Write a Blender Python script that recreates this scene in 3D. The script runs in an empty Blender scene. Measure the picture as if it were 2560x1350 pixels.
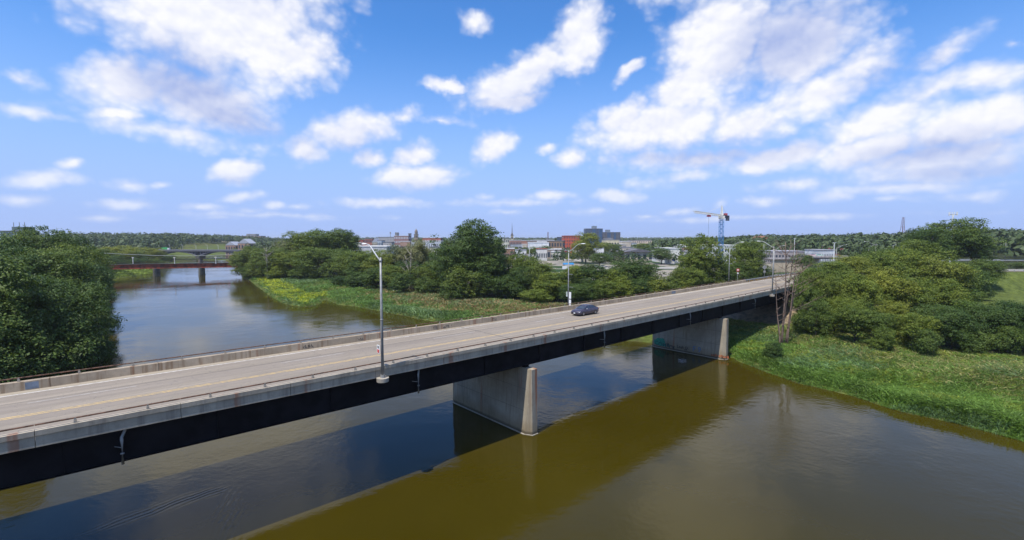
import bpy, math, random
import numpy as np
R = math.radians
rng = np.random.default_rng(7)
random.seed(7)
scene = bpy.context.scene
col = scene.collection

# ------------------------------------------------------------------ camera
F, Y0, HW = 1180.0, 598.0, 21.6          # focal length and horizon row in photo pixels, height over the river
TH = math.atan((675 - Y0) / F)
cam = bpy.data.cameras.new('camera')
cam.sensor_width = 36
cam.lens = 36 * F / 2560
cam.clip_start, cam.clip_end = 0.5, 20000
camo = bpy.data.objects.new('camera', cam)
camo.location = (0, 0, HW)
camo.rotation_euler = (math.pi / 2 - TH, 0, 0)
col.objects.link(camo)
scene.camera = camo

def ray(px, py):
    x = (px - 1280) / F; y = (py - 675) / F
    return (x, math.cos(TH) - y * math.sin(TH), -math.sin(TH) - y * math.cos(TH))
def P(px, py, z=0.0):                     # point of the level plane z seen at a photo pixel
    r = ray(px, py); t = (z - HW) / r[2]
    return (r[0] * t, r[1] * t, z)
def A(px, py, d):                         # point at distance d along +Y seen at a photo pixel
    r = ray(px, py); t = d / r[1]
    return (r[0] * t, d, HW + r[2] * t)

# ------------------------------------------------------------------ sun
SUN_EL = R(64)
SUN_H = (-0.633, -0.774)
sun = bpy.data.lights.new('sun', 'SUN')
sun.energy = 4.6; sun.angle = R(0.53); sun.color = (1.0, 0.95, 0.87)
suno = bpy.data.objects.new('sun', sun); col.objects.link(suno)
from mathutils import Vector, Matrix
sv = Vector((SUN_H[0] * math.cos(SUN_EL), SUN_H[1] * math.cos(SUN_EL), math.sin(SUN_EL)))
suno.rotation_euler = sv.to_track_quat('Z', 'Y').to_euler()
suno.location = (0, 0, 300)

# ------------------------------------------------------------------ sky with cumulus
world = bpy.data.worlds.new('World'); scene.world = world; world.use_nodes = True
nt = world.node_tree; nt.nodes.clear()
class NT:
    def __init__(s, nt): s.nt = nt
    def n(s, t, **k):
        o = s.nt.nodes.new(t)
        for a, v in k.items(): setattr(o, a, v)
        return o
    def put(s, sock, v):
        if v is None: return
        if isinstance(v, bpy.types.NodeSocket): s.nt.links.new(v, sock)
        else: sock.default_value = v
    def m(s, op, a, b=None, c=None, clamp=False):
        o = s.n('ShaderNodeMath', operation=op); o.use_clamp = clamp
        s.put(o.inputs[0], a); s.put(o.inputs[1], b); s.put(o.inputs[2], c)
        return o.outputs[0]
    def v(s, op, a, b=None, scale=None):
        o = s.n('ShaderNodeVectorMath', operation=op)
        s.put(o.inputs[0], a); s.put(o.inputs[1], b)
        if scale is not None: s.put(o.inputs['Scale'], scale)
        return o.outputs['Value'] if op in ('LENGTH', 'DOT_PRODUCT', 'DISTANCE') else o.outputs[0]
    def noise(s, vec, scale, detail=5, rough=0.55, dim='3D', lac=2.0):
        o = s.n('ShaderNodeTexNoise', noise_dimensions=dim)
        s.put(o.inputs['Vector'], vec)
        o.inputs['Scale'].default_value = scale; o.inputs['Detail'].default_value = detail
        o.inputs['Roughness'].default_value = rough; o.inputs['Lacunarity'].default_value = lac
        return o.outputs['Fac']
    def step(s, x, a, b, lo=0.0, hi=1.0):
        o = s.n('ShaderNodeMapRange', interpolation_type='SMOOTHSTEP')
        s.put(o.inputs[0], x); o.inputs[1].default_value = a; o.inputs[2].default_value = b
        o.inputs[3].default_value = lo; o.inputs[4].default_value = hi
        return o.outputs[0]
    def mix(s, f, a, b, blend='MIX'):
        o = s.n('ShaderNodeMix', data_type='RGBA', blend_type=blend)
        s.put(o.inputs[0], f)
        for k, x in ((6, a), (7, b)):
            s.put(o.inputs[k], tuple(x) + (1,) if isinstance(x, tuple) and len(x) == 3 else x)
        return o.outputs[2]
W = NT(nt)
SKY_STRENGTH = 0.11
sky = W.n('ShaderNodeTexSky', sky_type='NISHITA')
sky.sun_disc = False
sky.sun_elevation = SUN_EL
sky.sun_rotation = math.atan2(SUN_H[0], SUN_H[1])
sky.altitude = 200; sky.air_density = 1.0; sky.dust_density = 0.6; sky.ozone_density = 2.2
hs = W.n('ShaderNodeHueSaturation'); hs.inputs['Saturation'].default_value = 1.22; hs.inputs['Value'].default_value = 1.0
nt.links.new(sky.outputs[0], hs.inputs['Color'])
tc = W.n('ShaderNodeTexCoord')
dirv = W.v('NORMALIZE', tc.outputs['Generated'])
sx = W.n('ShaderNodeSeparateXYZ'); nt.links.new(dirv, sx.inputs[0])
az = W.m('ARCTAN2', sx.outputs[0], sx.outputs[1])
el = W.m('ARCSINE', sx.outputs[2])
cb = W.n('ShaderNodeCombineXYZ'); nt.links.new(az, cb.inputs[0]); nt.links.new(el, cb.inputs[1])
ae = cb.outputs[0]
def azel(px, py):
    r = ray(px, py); L = math.sqrt(sum(c * c for c in r))
    return math.atan2(r[0], r[1]), math.asin(r[2] / L)
# cumulus seen in the photograph: centre, half width, half height (photo pixels), tilt (deg), weight
CL = [
 (560, 60, 360, 190, 0, 1.0), (330, 215, 170, 95, -15, .9), (520, 260, 210, 95, 8, .95), (760, 130, 130, 110, 0, .8),
 (560, -140, 420, 200, 0, 1.0), (1800, -140, 260, 200, 0, 1.0),
 (45, 190, 85, 32, 12, .45), (110, 283, 150, 20, 4, .4), (300, 285, 100, 26, -6, .7),
 (880, 325, 150, 55, -12, .85), (765, 370, 62, 50, -20, .75), (1010, 290, 50, 22, -10, .5), (1110, 305, 70, 12, 8, .35),
 (1310, 185, 200, 72, -24, 1.0), (1450, 95, 78, 120, 22, 1.0), (1120, 225, 70, 22, 6, .8), (1260, 260, 110, 34, -8, .8),
 (1195, 52, 55, 34, 0, .55), (1235, 372, 78, 44, -28, .9), (1050, 440, 130, 40, -4, .9), (1040, 385, 58, 40, -20, .85),
 (925, 392, 50, 24, -5, .6), (592, 430, 84, 40, -12, .95), (960, 506, 140, 18, 0, .75), (1575, 178, 50, 24, -42, .75), (1425, 398, 56, 28, 0, .7),
 (1545, 492, 78, 20, 4, .75), (1385, 486, 70, 18, 0, .6), (1370, 372, 36, 16, 0, .45),
 (1800, 110, 180, 160, 0, 1.0), (1990, 110, 210, 150, -8, 1.0), (1640, 320, 220, 78, -6, 1.0), (1560, 300, 110, 52, -28, .85), (1730, 210, 150, 90, -20, .95),
 (1860, 310, 160, 75, 8, .85), (2140, 165, 170, 70, -26, .75), (2380, 110, 120, 52, -30, .5), (2330, 230, 220, 55, -18, .5),
 (2390, 330, 240, 70, -8, .9), (2180, 375, 190, 50, -12, .85), (1960, 400, 170, 42, -6, .85), (2520, 300, 130, 80, 0, .8),
 (2330, 430, 260, 45, 0, .65), (1980, 465, 130, 22, 0, .5), (1700, 445, 150, 22, -8, .4), (2545, 100, 40, 26, 0, .4),
 (2360, 395, 330, 90, -4, .75), (2200, 300, 240, 90, -20, .6), (2480, 190, 130, 70, -10, .5), (2050, 235, 180, 80, -10, .7), (430, 330, 330, 34, 4, .45), (1700, 400, 260, 34, 0, .55), (1280, 505, 200, 12, 0, .4), (700, 540, 300, 9, 0, .4), (1900, 545, 400, 9, 0, .4), (2250, 470, 260, 20, 0, .5),
 (105, 448, 130, 26, -8, .6), (180, 408, 40, 16, -20, .5), (325, 460, 60, 20, 0, .55), (400, 462, 34, 14, 0, .45), (310, 508, 110, 16, 0, .5), (500, 518, 60, 12, 0, .5),
 (605, 495, 60, 14, -10, .5), (625, 528, 40, 10, 0, .4), (690, 515, 36, 13, 0, .45), (745, 518, 30, 10, 0, .4), (60, 500, 110, 18, 0, .45),
 (1215, 490, 30, 12, -10, .4), (1265, 528, 60, 10, 0, .4), (820, 548, 60, 8, 0, .35), (1480, 528, 60, 12, 0, .4), (1800, 508, 24, 18, -40, .45), (1700, 528, 70, 10, -5, .4),
 (1900, 505, 70, 16, 0, .45), (2090, 490, 70, 18, 0, .45), (2430, 490, 80, 18, 0, .35), (1620, 540, 50, 8, 0, .35), (2230, 500, 60, 10, 0, .3), (560, 545, 60, 7, 0, .3), (250, 545, 90, 8, 0, .3)]
DK = [(480, 215, 190, 95, 12, 1.0), (600, 300, 200, 55, 8, .8), (1960, 110, 190, 105, -10, 1.0), (1800, 385, 230, 40, 0, .75), (880, 375, 120, 40, -8, .35), (1330, 250, 170, 45, -16, .3),
      (2330, 380, 260, 42, -4, .8), (2420, 430, 260, 36, 0, .7), (1050, 475, 110, 18, 0, .35), (600, 458, 70, 14, 0, .4), (2250, 170, 130, 40, -20, .5), (1650, 395, 180, 24, 0, .45), (520, -120, 260, 120, 0, .6), (1960, -150, 200, 120, 0, .8)]
warp = W.n('ShaderNodeTexNoise'); warp.inputs['Scale'].default_value = 7.0; warp.inputs['Detail'].default_value = 6; warp.inputs['Roughness'].default_value = .6
nt.links.new(dirv, warp.inputs['Vector'])
wv = W.v('SUBTRACT', warp.outputs['Color'], (.5, .5, .5))
wel = W.step(el, 0.0, 0.35, 0.25, 1.0)
aew = W.v('ADD', ae, W.v('SCALE', wv, scale=W.m('MULTIPLY', wel, 0.075)))
def blobs(lst, vec):                       # union of soft ellipses in azimuth and elevation
    cur = None
    for (cx, cy, rx, ry, rot, wgt) in lst:
        a, e = azel(cx, cy)
        ra = abs(azel(cx + 2, cy)[0] - azel(cx - 2, cy)[0]) / 4 * rx
        re = abs(azel(cx, cy + 2)[1] - azel(cx, cy - 2)[1]) / 4 * ry
        c, s_ = math.cos(R(-rot)), math.sin(R(-rot))
        k = 1.0 if cur is None else W.m('MULTIPLY_ADD', cur, 0.0, 1.0)   # chained, one after the other
        cv = W.n('ShaderNodeCombineXYZ'); W.put(cv.inputs[0], ea.outputs[0]); W.put(cv.inputs[1], ea.outputs[1]); W.put(cv.inputs[2], k)
        u = W.v('DOT_PRODUCT', cv.outputs[0], (c / ra, s_ / ra, -(a * c + e * s_) / ra))
        v = W.v('DOT_PRODUCT', cv.outputs[0], (-s_ / re, c / re, -(-a * s_ + e * c) / re))
        r2 = W.m('MULTIPLY_ADD', u, u, W.m('MULTIPLY', v, v))
        d = W.m('MULTIPLY_ADD', W.m('SQRT', r2), -wgt, wgt)
        cur = d if cur is None else W.m('MAXIMUM', cur, d)
    return cur
ea = W.n('ShaderNodeSeparateXYZ'); nt.links.new(aew, ea.inputs[0])
D = blobs(CL, aew)
# the same fair-weather cumulus goes on round the rest of the sky
nz = W.noise(W.v('MULTIPLY', dirv, (1, 1, 1.8)), 3.1, 3, .5)
out = W.m('MAXIMUM', W.step(W.m('ABSOLUTE', az), 0.86, 1.05), W.step(el, 0.50, 0.62))
Dg = W.m('MULTIPLY', W.m('SUBTRACT', nz, 0.53), 5.0)
Dg = W.m('ADD', Dg, W.m('MULTIPLY_ADD', out, 4.0, -4.0))
def puffs(vec, scale):                     # cauliflower heads
    o = W.n('ShaderNodeTexVoronoi', voronoi_dimensions='2D', feature='SMOOTH_F1')
    W.put(o.inputs['Vector'], vec); o.inputs['Scale'].default_value = scale; o.inputs['Detail'].default_value = 2.0
    o.inputs['Roughness'].default_value = .55; o.inputs['Smoothness'].default_value = .35
    return o.outputs['Distance']
def clouds(D, dk):
    n1 = W.noise(cf, 9.0, 8, .56)
    cw = W.v('ADD', cf, W.v('SCALE', wv, scale=.05))
    p1 = puffs(cw, 20.0); p2 = puffs(W.v('ADD', cw, (-.004, .016, 0)), 20.0)
    fld = W.m('ADD', W.m('MULTIPLY', D, 1.4), W.m('MULTIPLY_ADD', n1, 1.1, -0.38))
    fld = W.m('SUBTRACT', fld, W.m('MULTIPLY_ADD', p1, .38, -.15))
    alpha = W.m('MULTIPLY', W.step(fld, -0.08, 0.82), W.step(el, 0.0, 0.16, .40, .98))
    relief = W.m('ADD', W.m('MULTIPLY', W.m('SUBTRACT', p2, p1), .22), W.m('MULTIPLY_ADD', n1, .35, -.175))
    lit = W.m('ADD', W.m('ADD', 0.80, relief), W.m('MULTIPLY', W.step(fld, .1, .9), .12))
    if dk is not None: lit = W.m('SUBTRACT', lit, W.m('MULTIPLY', dk, .70), clamp=True)
    else: lit = W.m('MULTIPLY', lit, .95, clamp=True)
    ccol = W.mix(lit, (.30 * K, .38 * K, .66 * K), (.82 * K, .82 * K, .86 * K))
    bg = W.n('ShaderNodeBackground'); bg.inputs['Strength'].default_value = SKY_STRENGTH
    nt.links.new(W.mix(alpha, skyc, ccol), bg.inputs['Color'])
    return bg.outputs[0]
cf = W.v('MULTIPLY', ae, (1.0, 1.35, 1.0))
K = 1.0 / SKY_STRENGTH
# air near the horizon is paler and bluer than the bare sky model gives
skyc = W.mix(W.step(el, -0.02, 0.42), (2.9, 4.0, 7.2), W.mix(1.0, hs.outputs[0], (.92, 1.24, 1.55), 'MULTIPLY'))
front = W.m('MULTIPLY', W.m('LESS_THAN', W.m('ABSOLUTE', az), 1.06), W.m('MULTIPLY', W.m('LESS_THAN', el, 0.80), W.m('GREATER_THAN', el, -0.03)))
mxs = W.n('ShaderNodeMixShader'); nt.links.new(front, mxs.inputs[0])
nt.links.new(clouds(Dg, None), mxs.inputs[1])
nt.links.new(clouds(W.m('MAXIMUM', D, Dg), W.step(blobs(DK, aew), -0.35, 0.8)), mxs.inputs[2])
wo = W.n('ShaderNodeOutputWorld'); nt.links.new(mxs.outputs[0], wo.inputs['Surface'])

world.cycles.sampling_method = 'NONE'
vs = scene.view_settings
scene.display_settings.display_device = 'sRGB'
vs.view_transform = 'Standard'; vs.look = 'None'; vs.exposure = 0.30; vs.gamma = 1.0; vs.use_curve_mapping = False
scene.render.engine = 'CYCLES'
scene.cycles.use_denoising = True
scene.cycles.max_bounces = 6; scene.cycles.diffuse_bounces = 3; scene.cycles.glossy_bounces = 3; scene.cycles.transparent_max_bounces = 6
scene.cycles.caustics_reflective = False; scene.cycles.caustics_refractive = False
scene.cycles.sample_clamp_indirect = 6.0

# ------------------------------------------------------------------ helpers
class MB:
    def __init__(s): s.v = []; s.f = []
    def add(s, vs, fs):
        b = len(s.v); s.v += [tuple(p) for p in vs]; s.f += [tuple(i + b for i in f) for f in fs]; return s
    def box(s, x0, x1, y0, y1, z0, z1):
        return s.add([(x0, y0, z0), (x1, y0, z0), (x1, y1, z0), (x0, y1, z0), (x0, y0, z1), (x1, y0, z1), (x1, y1, z1), (x0, y1, z1)],
                     [(0, 3, 2, 1), (4, 5, 6, 7), (0, 1, 5, 4), (1, 2, 6, 5), (2, 3, 7, 6), (3, 0, 4, 7)])
    def loft(s, rings, cap=True):
        n = len(rings[0]); b = len(s.v)
        for r in rings: s.v += [tuple(p) for p in r]
        for k in range(len(rings) - 1):
            for i in range(n):
                j = (i + 1) % n
                s.f.append((b + k * n + i, b + k * n + j, b + (k + 1) * n + j, b + (k + 1) * n + i))
        if cap:
            s.f.append(tuple(b + i for i in reversed(range(n))))
            s.f.append(tuple(b + (len(rings) - 1) * n + i for i in range(n)))
        return s
    def tube(s, pts, rad, n=6, cap=True):
        pts = [Vector(p) for p in pts]
        if not hasattr(rad, '__len__'): rad = [rad] * len(pts)
        rings = []; up = Vector((0, 0, 1))
        for i, p in enumerate(pts):
            t = (pts[min(i + 1, len(pts) - 1)] - pts[max(i - 1, 0)]).normalized()
            u = t.cross(up)
            if u.length < 1e-3: u = t.cross(Vector((0, 1, 0)))
            u.normalize(); w = t.cross(u).normalized()
            rings.append([p + (u * math.cos(2 * math.pi * k / n) + w * math.sin(2 * math.pi * k / n)) * rad[i] for k in range(n)])
        return s.loft(rings, cap)
    def bar(s, a, b, w): return s.tube([a, b], w * .7, 4)
    def prism(s, poly, z0, z1):
        return s.loft([[(x, y, z0) for x, y in poly], [(x, y, z1) for x, y in poly]])
    def mesh(s, name, mat, smooth=False):
        me = bpy.data.meshes.new(name); me.from_pydata(s.v, [], s.f)
        if mat: me.materials.append(mat)
        if smooth: me.polygons.foreach_set('use_smooth', [True] * len(me.polygons))
        me.update(); return me
    def build(s, name, mat, parent=None, loc=None, smooth=False):
        return obj(name, s.mesh(name, mat, smooth), parent, loc)
def obj(name, me, parent=None, loc=None):
    o = bpy.data.objects.new(name, me); col.objects.link(o)
    if parent: o.parent = parent
    if loc: o.location = loc
    return o
def npmesh(name, V, Q, mat, colr=None):
    me = bpy.data.meshes.new(name); V = np.asarray(V, np.float32); Q = np.asarray(Q, np.int32); k = Q.shape[1]
    me.vertices.add(len(V)); me.vertices.foreach_set('co', V.ravel())
    me.loops.add(Q.size); me.loops.foreach_set('vertex_index', Q.ravel())
    me.polygons.add(len(Q)); me.polygons.foreach_set('loop_start', np.arange(len(Q), dtype=np.int32) * k)
    me.polygons.foreach_set('loop_total', np.full(len(Q), k, np.int32))
    if colr is not None:
        at = me.color_attributes.new('tint', 'FLOAT_COLOR', 'POINT')
        c4 = np.ones((len(V), 4), np.float32); c4[:, :3] = colr; at.data.foreach_set('color', c4.ravel())
    me.materials.append(mat); me.update(calc_edges=True); me.validate()
    return me
def tag(o, label=None, cat=None, group=None, kind=None):
    if label: o['label'] = label
    if cat: o['category'] = cat
    if group: o['group'] = group
    if kind: o['kind'] = kind
    return o
def thing(name, label, cat, loc=(0, 0, 0), rz=0, group=None, scale=None):
    o = bpy.data.objects.new(name, None); col.objects.link(o); o.empty_display_size = .3
    o.location = loc; o.rotation_euler = (0, 0, rz)
    if scale: o.scale = scale
    return tag(o, label, cat, group)

# ------------------------------------------------------------------ materials
MC = {}
def M(name, c, rough=.8, var=.18, scale=1.5, metal=0.0, bump=0.0, c2=None, spec=.3, stretch=(1, 1, 1), rnd=0.0):
    if name in MC: return MC[name]
    m = bpy.data.materials.new(name); m.use_nodes = True; t = m.node_tree; t.nodes.clear(); N = NT(t)
    bs = N.n('ShaderNodeBsdfPrincipled'); o = N.n('ShaderNodeOutputMaterial'); t.links.new(bs.outputs[0], o.inputs[0])
    bs.inputs['Roughness'].default_value = rough; bs.inputs['Metallic'].default_value = metal; bs.inputs['Specular IOR Level'].default_value = spec
    tcn = N.n('ShaderNodeTexCoord'); vec = N.v('MULTIPLY', tcn.outputs['Object'], stretch)
    n = N.noise(vec, scale, 6, .6)
    c2 = c2 or tuple(x * (1 - 2 * var) for x in c)
    cc = N.mix(N.step(n, .32, .68), c2, tuple(x * (1 + var) for x in c))
    if rnd:
        oi = N.n('ShaderNodeObjectInfo')
        cc = N.mix(1.0, cc, N.mix(oi.outputs['Random'], (1 - rnd,) * 3, (1 + rnd,) * 3), 'MULTIPLY')
    t.links.new(cc, bs.inputs['Base Color'])
    if bump:
        b = N.n('ShaderNodeBump'); b.inputs['Strength'].default_value = bump; b.inputs['Distance'].default_value = .05
        t.links.new(N.noise(vec, scale * 6, 5, .6), b.inputs['Height']); t.links.new(b.outputs[0], bs.inputs['Normal'])
    MC[name] = m; return m
def leafmat(name, a, b, trans=.25, tint=False, vr=1.0):
    if name in MC: return MC[name]
    m = bpy.data.materials.new(name); m.use_nodes = True; t = m.node_tree; t.nodes.clear(); N = NT(t)
    g = N.n('ShaderNodeNewGeometry'); oi = N.n('ShaderNodeObjectInfo')
    if tint:
        at = N.n('ShaderNodeAttribute'); at.attribute_name = 'tint'; c = at.outputs['Color']
        c = N.mix(1.0, c, N.mix(g.outputs['Random Per Island'], (.62, .64, .6), (1.35, 1.3, 1.3)), 'MULTIPLY')
    else:
        c = N.mix(N.step(N.noise(g.outputs['Position'], .45, 3, .6), .35, .65), a, b)
        c = N.mix(1.0, c, N.mix(g.outputs['Random Per Island'], (1 - .28 * vr, 1 - .27 * vr, 1 - .28 * vr), (1 + .28 * vr, 1 + .25 * vr, 1 + .2 * vr)), 'MULTIPLY')
        c = N.mix(1.0, c, N.mix(oi.outputs['Random'], (.66, .76, .80), (1.32, 1.20, 1.0)), 'MULTIPLY')
    d = N.n('ShaderNodeBsdfPrincipled'); d.inputs['Roughness'].default_value = .55; d.inputs['Specular IOR Level'].default_value = .25
    t.links.new(c, d.inputs['Base Color'])
    tr = N.n('ShaderNodeBsdfTranslucent'); t.links.new(N.mix(1.0, c, (1.2, 1.25, .6), 'MULTIPLY'), tr.inputs['Color'])
    mx = N.n('ShaderNodeMixShader'); mx.inputs[0].default_value = trans
    t.links.new(d.outputs[0], mx.inputs[1]); t.links.new(tr.outputs[0], mx.inputs[2])
    o = N.n('ShaderNodeOutputMaterial'); t.links.new(mx.outputs[0], o.inputs[0])
    MC[name] = m; return m
def concrete(name, c, stain=(.16, .11, .06), samt=.55, sscale=1.0, lo=0.0, hi=0.0, red=0.0):
    m = bpy.data.materials.new(name); m.use_nodes = True; t = m.node_tree; t.nodes.clear(); N = NT(t)
    bs = N.n('ShaderNodeBsdfPrincipled'); o = N.n('ShaderNodeOutputMaterial'); t.links.new(bs.outputs[0], o.inputs[0])
    bs.inputs['Roughness'].default_value = .85; bs.inputs['Specular IOR Level'].default_value = .25
    tcn = N.n('ShaderNodeTexCoord'); ob = tcn.outputs['Object']
    big = N.noise(ob, .35 * sscale, 6, .65); fine = N.noise(ob, 5.0, 6, .7)
    streak = N.noise(N.v('MULTIPLY', ob, (2.2, 2.2, .12)), 1.0 * sscale, 5, .65)
    cc = N.mix(N.step(big, .3, .7), tuple(x * .78 for x in c), tuple(x * 1.12 for x in c))
    cc = N.mix(N.m('MULTIPLY', N.step(streak, .48, .72), samt), cc, stain)
    cc = N.mix(N.m('MULTIPLY', N.step(fine, .45, .75), .3), cc, tuple(x * .55 for x in c))
    if red:
        sp = N.noise(N.v('MULTIPLY', ob, (1.1, 1.1, .05)), .9, 3, .5)
        cc = N.mix(N.m('MULTIPLY', N.step(sp, .62, .70), red), cc, (.26, .075, .025))
    if lo:       # water line and silt stain at the foot
        sxyz = N.n('ShaderNodeSeparateXYZ'); t.links.new(ob, sxyz.inputs[0])
        zz = N.m('ADD', sxyz.outputs[2], N.m('MULTIPLY', big, 1.5))
        cc = N.mix(N.m('MULTIPLY', N.step(zz, lo + 1.6, lo), .55), cc, (.17, .12, .055))
        cc = N.mix(N.m('MULTIPLY', N.step(N.m('ADD', sxyz.outputs[2], N.m('MULTIPLY', fine, .5)), .75, .45), .75), cc, (.055, .045, .028))
    t.links.new(cc, bs.inputs['Base Color'])
    b = N.n('ShaderNodeBump'); b.inputs['Strength'].default_value = .35; b.inputs['Distance'].default_value = .03
    t.links.new(fine, b.inputs['Height']); t.links.new(b.outputs[0], bs.inputs['Normal'])
    return m
CON = concrete('weathered_concrete', (.40, .36, .295), samt=.35)
CON_FAS = concrete('fascia_concrete', (.40, .345, .265), stain=(.19, .16, .13), samt=.6, sscale=1.4, red=.55)
CON_PAR = concrete('stained_parapet_concrete', (.46, .37, .26), stain=(.22, .135, .07), samt=.85, sscale=1.3, red=.5)
CON_PIER = concrete('pier_concrete', (.355, .31, .235), stain=(.15, .11, .07), samt=.6, lo=1.2, red=.7)
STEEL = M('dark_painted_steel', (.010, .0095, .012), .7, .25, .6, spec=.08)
GALV = M('galvanised_steel', (.30, .30, .29), .55, .12, 2.0, metal=.25)
RUST = M('rusty_brown_rail', (.13, .07, .045), .8, .3, 4.0)
REDS = M('rust_red_girder_steel', (.30, .062, .030), .85, .25, .5, c2=(.10, .03, .02))
WHITE = M('white_paint', (.74, .74, .72), .5, .05, 2.0)
DARKGLASS = M('dark_window_glass', (.05, .065, .09), .12, .2, .3, spec=.6)

# ------------------------------------------------------------------ the river bed and land
ZD = 10.1                                   # road surface of the big bridge
B0 = Vector((1.18, 50.85)); BD = Vector((0.74633, 0.66558)); BN = Vector((0.66558, -0.74633))
BYAW = math.atan2(BD.y, BD.x)
def arc(s):                                # the deck bows very slightly in plan
    q = max(-60, min(60, s)); y = -2.2e-4 * q * q + .0036 * q + .30
    return y + (s - q) * (-4.4e-4 * q + .0036)
def BW(s, o):                              # bridge stations to the plan
    p = B0 + BD * s + BN * (o + arc(s)); return (p.x, p.y)
def rp(*pts): return [P(a, b)[:2] for a, b in pts]
RIVER = [(190, -400), (120, -60), (90, 5)] + rp((2560, 1105), (2400, 1062), (2250, 1030), (2110, 985), (1990, 958), (1900, 925), (1842, 903)) + \
  [(40.3, 84.6), (38.5, 88.5), (31, 96.5), (25, 99), (12, 104), (-6, 114)] + rp((1060, 801), (1010, 790), (955, 780), (885, 766), (845, 762), (822, 752), (810, 748), (803, 757), (785, 766), (747, 767), (710, 760), (675, 741), (642, 716), (622, 700), (608, 690), (592, 676), (583, 662), (590, 650), (600, 640)) + \
  [(-330, 720), (-420, 900), (-560, 900), (-470, 700)] + rp((395, 643), (420, 652), (432, 660), (405, 668), (382, 676), (384, 684), (330, 692), (266, 698), (258, 720), (262, 750), (255, 790), (250, 850), (262, 905)) + [(-74, 66), (-70, 40), (-64, 6), (-72, -60), (-110, -400)]
RV = np.array(RIVER)
def river_dist(x, y):                      # signed distance to the shoreline, positive on land
    x = np.asarray(x, float).ravel(); y = np.asarray(y, float).ravel()
    best = np.full(x.shape, 1e9); ins = np.zeros(x.shape, bool)
    n = len(RV)
    for i in range(n):
        ax, ay = RV[i]; bx, by = RV[(i + 1) % n]
        dx, dy = bx - ax, by - ay; L = dx * dx + dy * dy + 1e-12
        t = np.clip(((x - ax) * dx + (y - ay) * dy) / L, 0, 1)
        best = np.minimum(best, (x - ax - t * dx) ** 2 + (y - ay - t * dy) ** 2)
        c = ((ay > y) != (by > y))
        if by != ay: ins ^= c & (x < (bx - ax) * (y - ay) / (by - ay) + ax)
    d = np.sqrt(best)
    return np.where(ins, -d, d)
def poly_dist(pts, x, y):
    best = np.full(np.shape(x), 1e9)
    for (ax, ay), (bx, by) in zip(pts[:-1], pts[1:]):
        dx, dy = bx - ax, by - ay; L = dx * dx + dy * dy
        t = np.clip(((x - ax) * dx + (y - ay) * dy) / L, 0, 1)
        best = np.minimum(best, np.hypot(x - ax - t * dx, y - ay - t * dy))
    return best
CENTRE = -7.0
def road_axis():                           # approach road: straight on from the bridge, then bending right
    pts = [BW(s, CENTRE) for s in (104, 120, 135)]
    a = math.atan2(BD.y, BD.x); p = Vector(pts[-1])
    for k in range(16):
        a -= R(4.2); p = p + Vector((math.cos(a), math.sin(a))) * 9; pts.append((p.x, p.y))
    return pts
APPR = road_axis()
APPL = [BW(s, CENTRE) for s in (-104, -200)]
FARROAD = [(A(2300, 640, 300)[0], 300), (A(2480, 646, 300)[0], 300), (A(2700, 646, 290)[0], 290), (520, 260)]
ISL = [(P(448, 656)[:2], 26, 7), (P(550, 649)[:2], 40, 9), (P(500, 655)[:2], 16, 4)]
def sstep(a, b, x): t = np.clip((x - a) / (b - a), 0, 1); return t * t * (3 - 2 * t)
def wob(x, y, L): return np.sin(x / L + 1.7 * np.sin(y / (1.3 * L) + .4)) * np.cos(y / (.9 * L) + 1.1 * np.sin(x / (1.7 * L)))
def ground(x, y):
    x = np.asarray(x, float); y = np.asarray(y, float); shp = x.shape
    x = x.ravel(); y = y.ravel()
    d = river_dist(x, y)
    h = np.where(d < 0, np.maximum(-2.0, d * .35), .9 * sstep(0, 3.0, d) + 1.3 * sstep(2, 22, d) + 1.4 * sstep(25, 90, d) + .9 * sstep(100, 300, d))
    h = h + np.where(d > 1, .18 * wob(x, y, 4.2) * sstep(1, 5, d), 0)
    for (c, rx, ry) in ISL:
        q = 1 - np.hypot((x - c[0]) / rx, (y - c[1]) / ry); h = np.maximum(h, np.where(q > -.2, q * 1.1, -9))
    # hills far off
    dist = np.hypot(x, y); az_ = np.degrees(np.arctan2(x, np.maximum(y, 1e-6)))
    hill_r = 8 * sstep(17, 30, az_) * sstep(380, 780, dist) + 5 * sstep(34, 44, az_) * sstep(300, 600, dist)
    hill_l = 13 * sstep(-20, -36, az_) * sstep(620, 1100, dist)
    hill_c = 10 * sstep(1200, 2400, dist)
    front = y > 0
    h = h + np.where(front, np.maximum(hill_r, np.maximum(hill_l, hill_c)), 0)
    e = poly_dist(APPR, x, y); h = np.maximum(h, np.minimum(ZD - .12 - np.maximum(0, e - 9.5) / 1.8, 99))
    e = poly_dist(APPL, x, y); h = np.maximum(h, ZD - .12 - np.maximum(0, e - 9.5) / 1.8)
    e = poly_dist(FARROAD, x, y); h = np.maximum(h, 8.0 - np.maximum(0, e - 7) / 9.0)
    return h.reshape(shp)
def gz(x, y): return float(ground(np.array([x]), np.array([y]))[0])
def axis(a, b, st, far0, far1, g):
    mid = list(np.arange(a, b, st)); up = [b]; s = st
    while up[-1] < far1: s *= g; up.append(up[-1] + s)
    dn = [a]; s = st
    while dn[-1] > far0: s *= g; dn.append(dn[-1] - s)
    return np.array(dn[:0:-1] + mid + up)
gx = axis(-130, 130, 1.6, -6000, 6000, 1.05); gy = axis(-10, 200, 1.6, -600, 9000, 1.045)
GX, GY = np.meshgrid(gx, gy); GZ = ground(GX, GY)
nxg, nyg = len(gx), len(gy)
idx = np.arange(nxg * nyg).reshape(nyg, nxg)
Q = np.stack([idx[:-1, :-1], idx[:-1, 1:], idx[1:, 1:], idx[1:, :-1]], -1).reshape(-1, 4)
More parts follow.
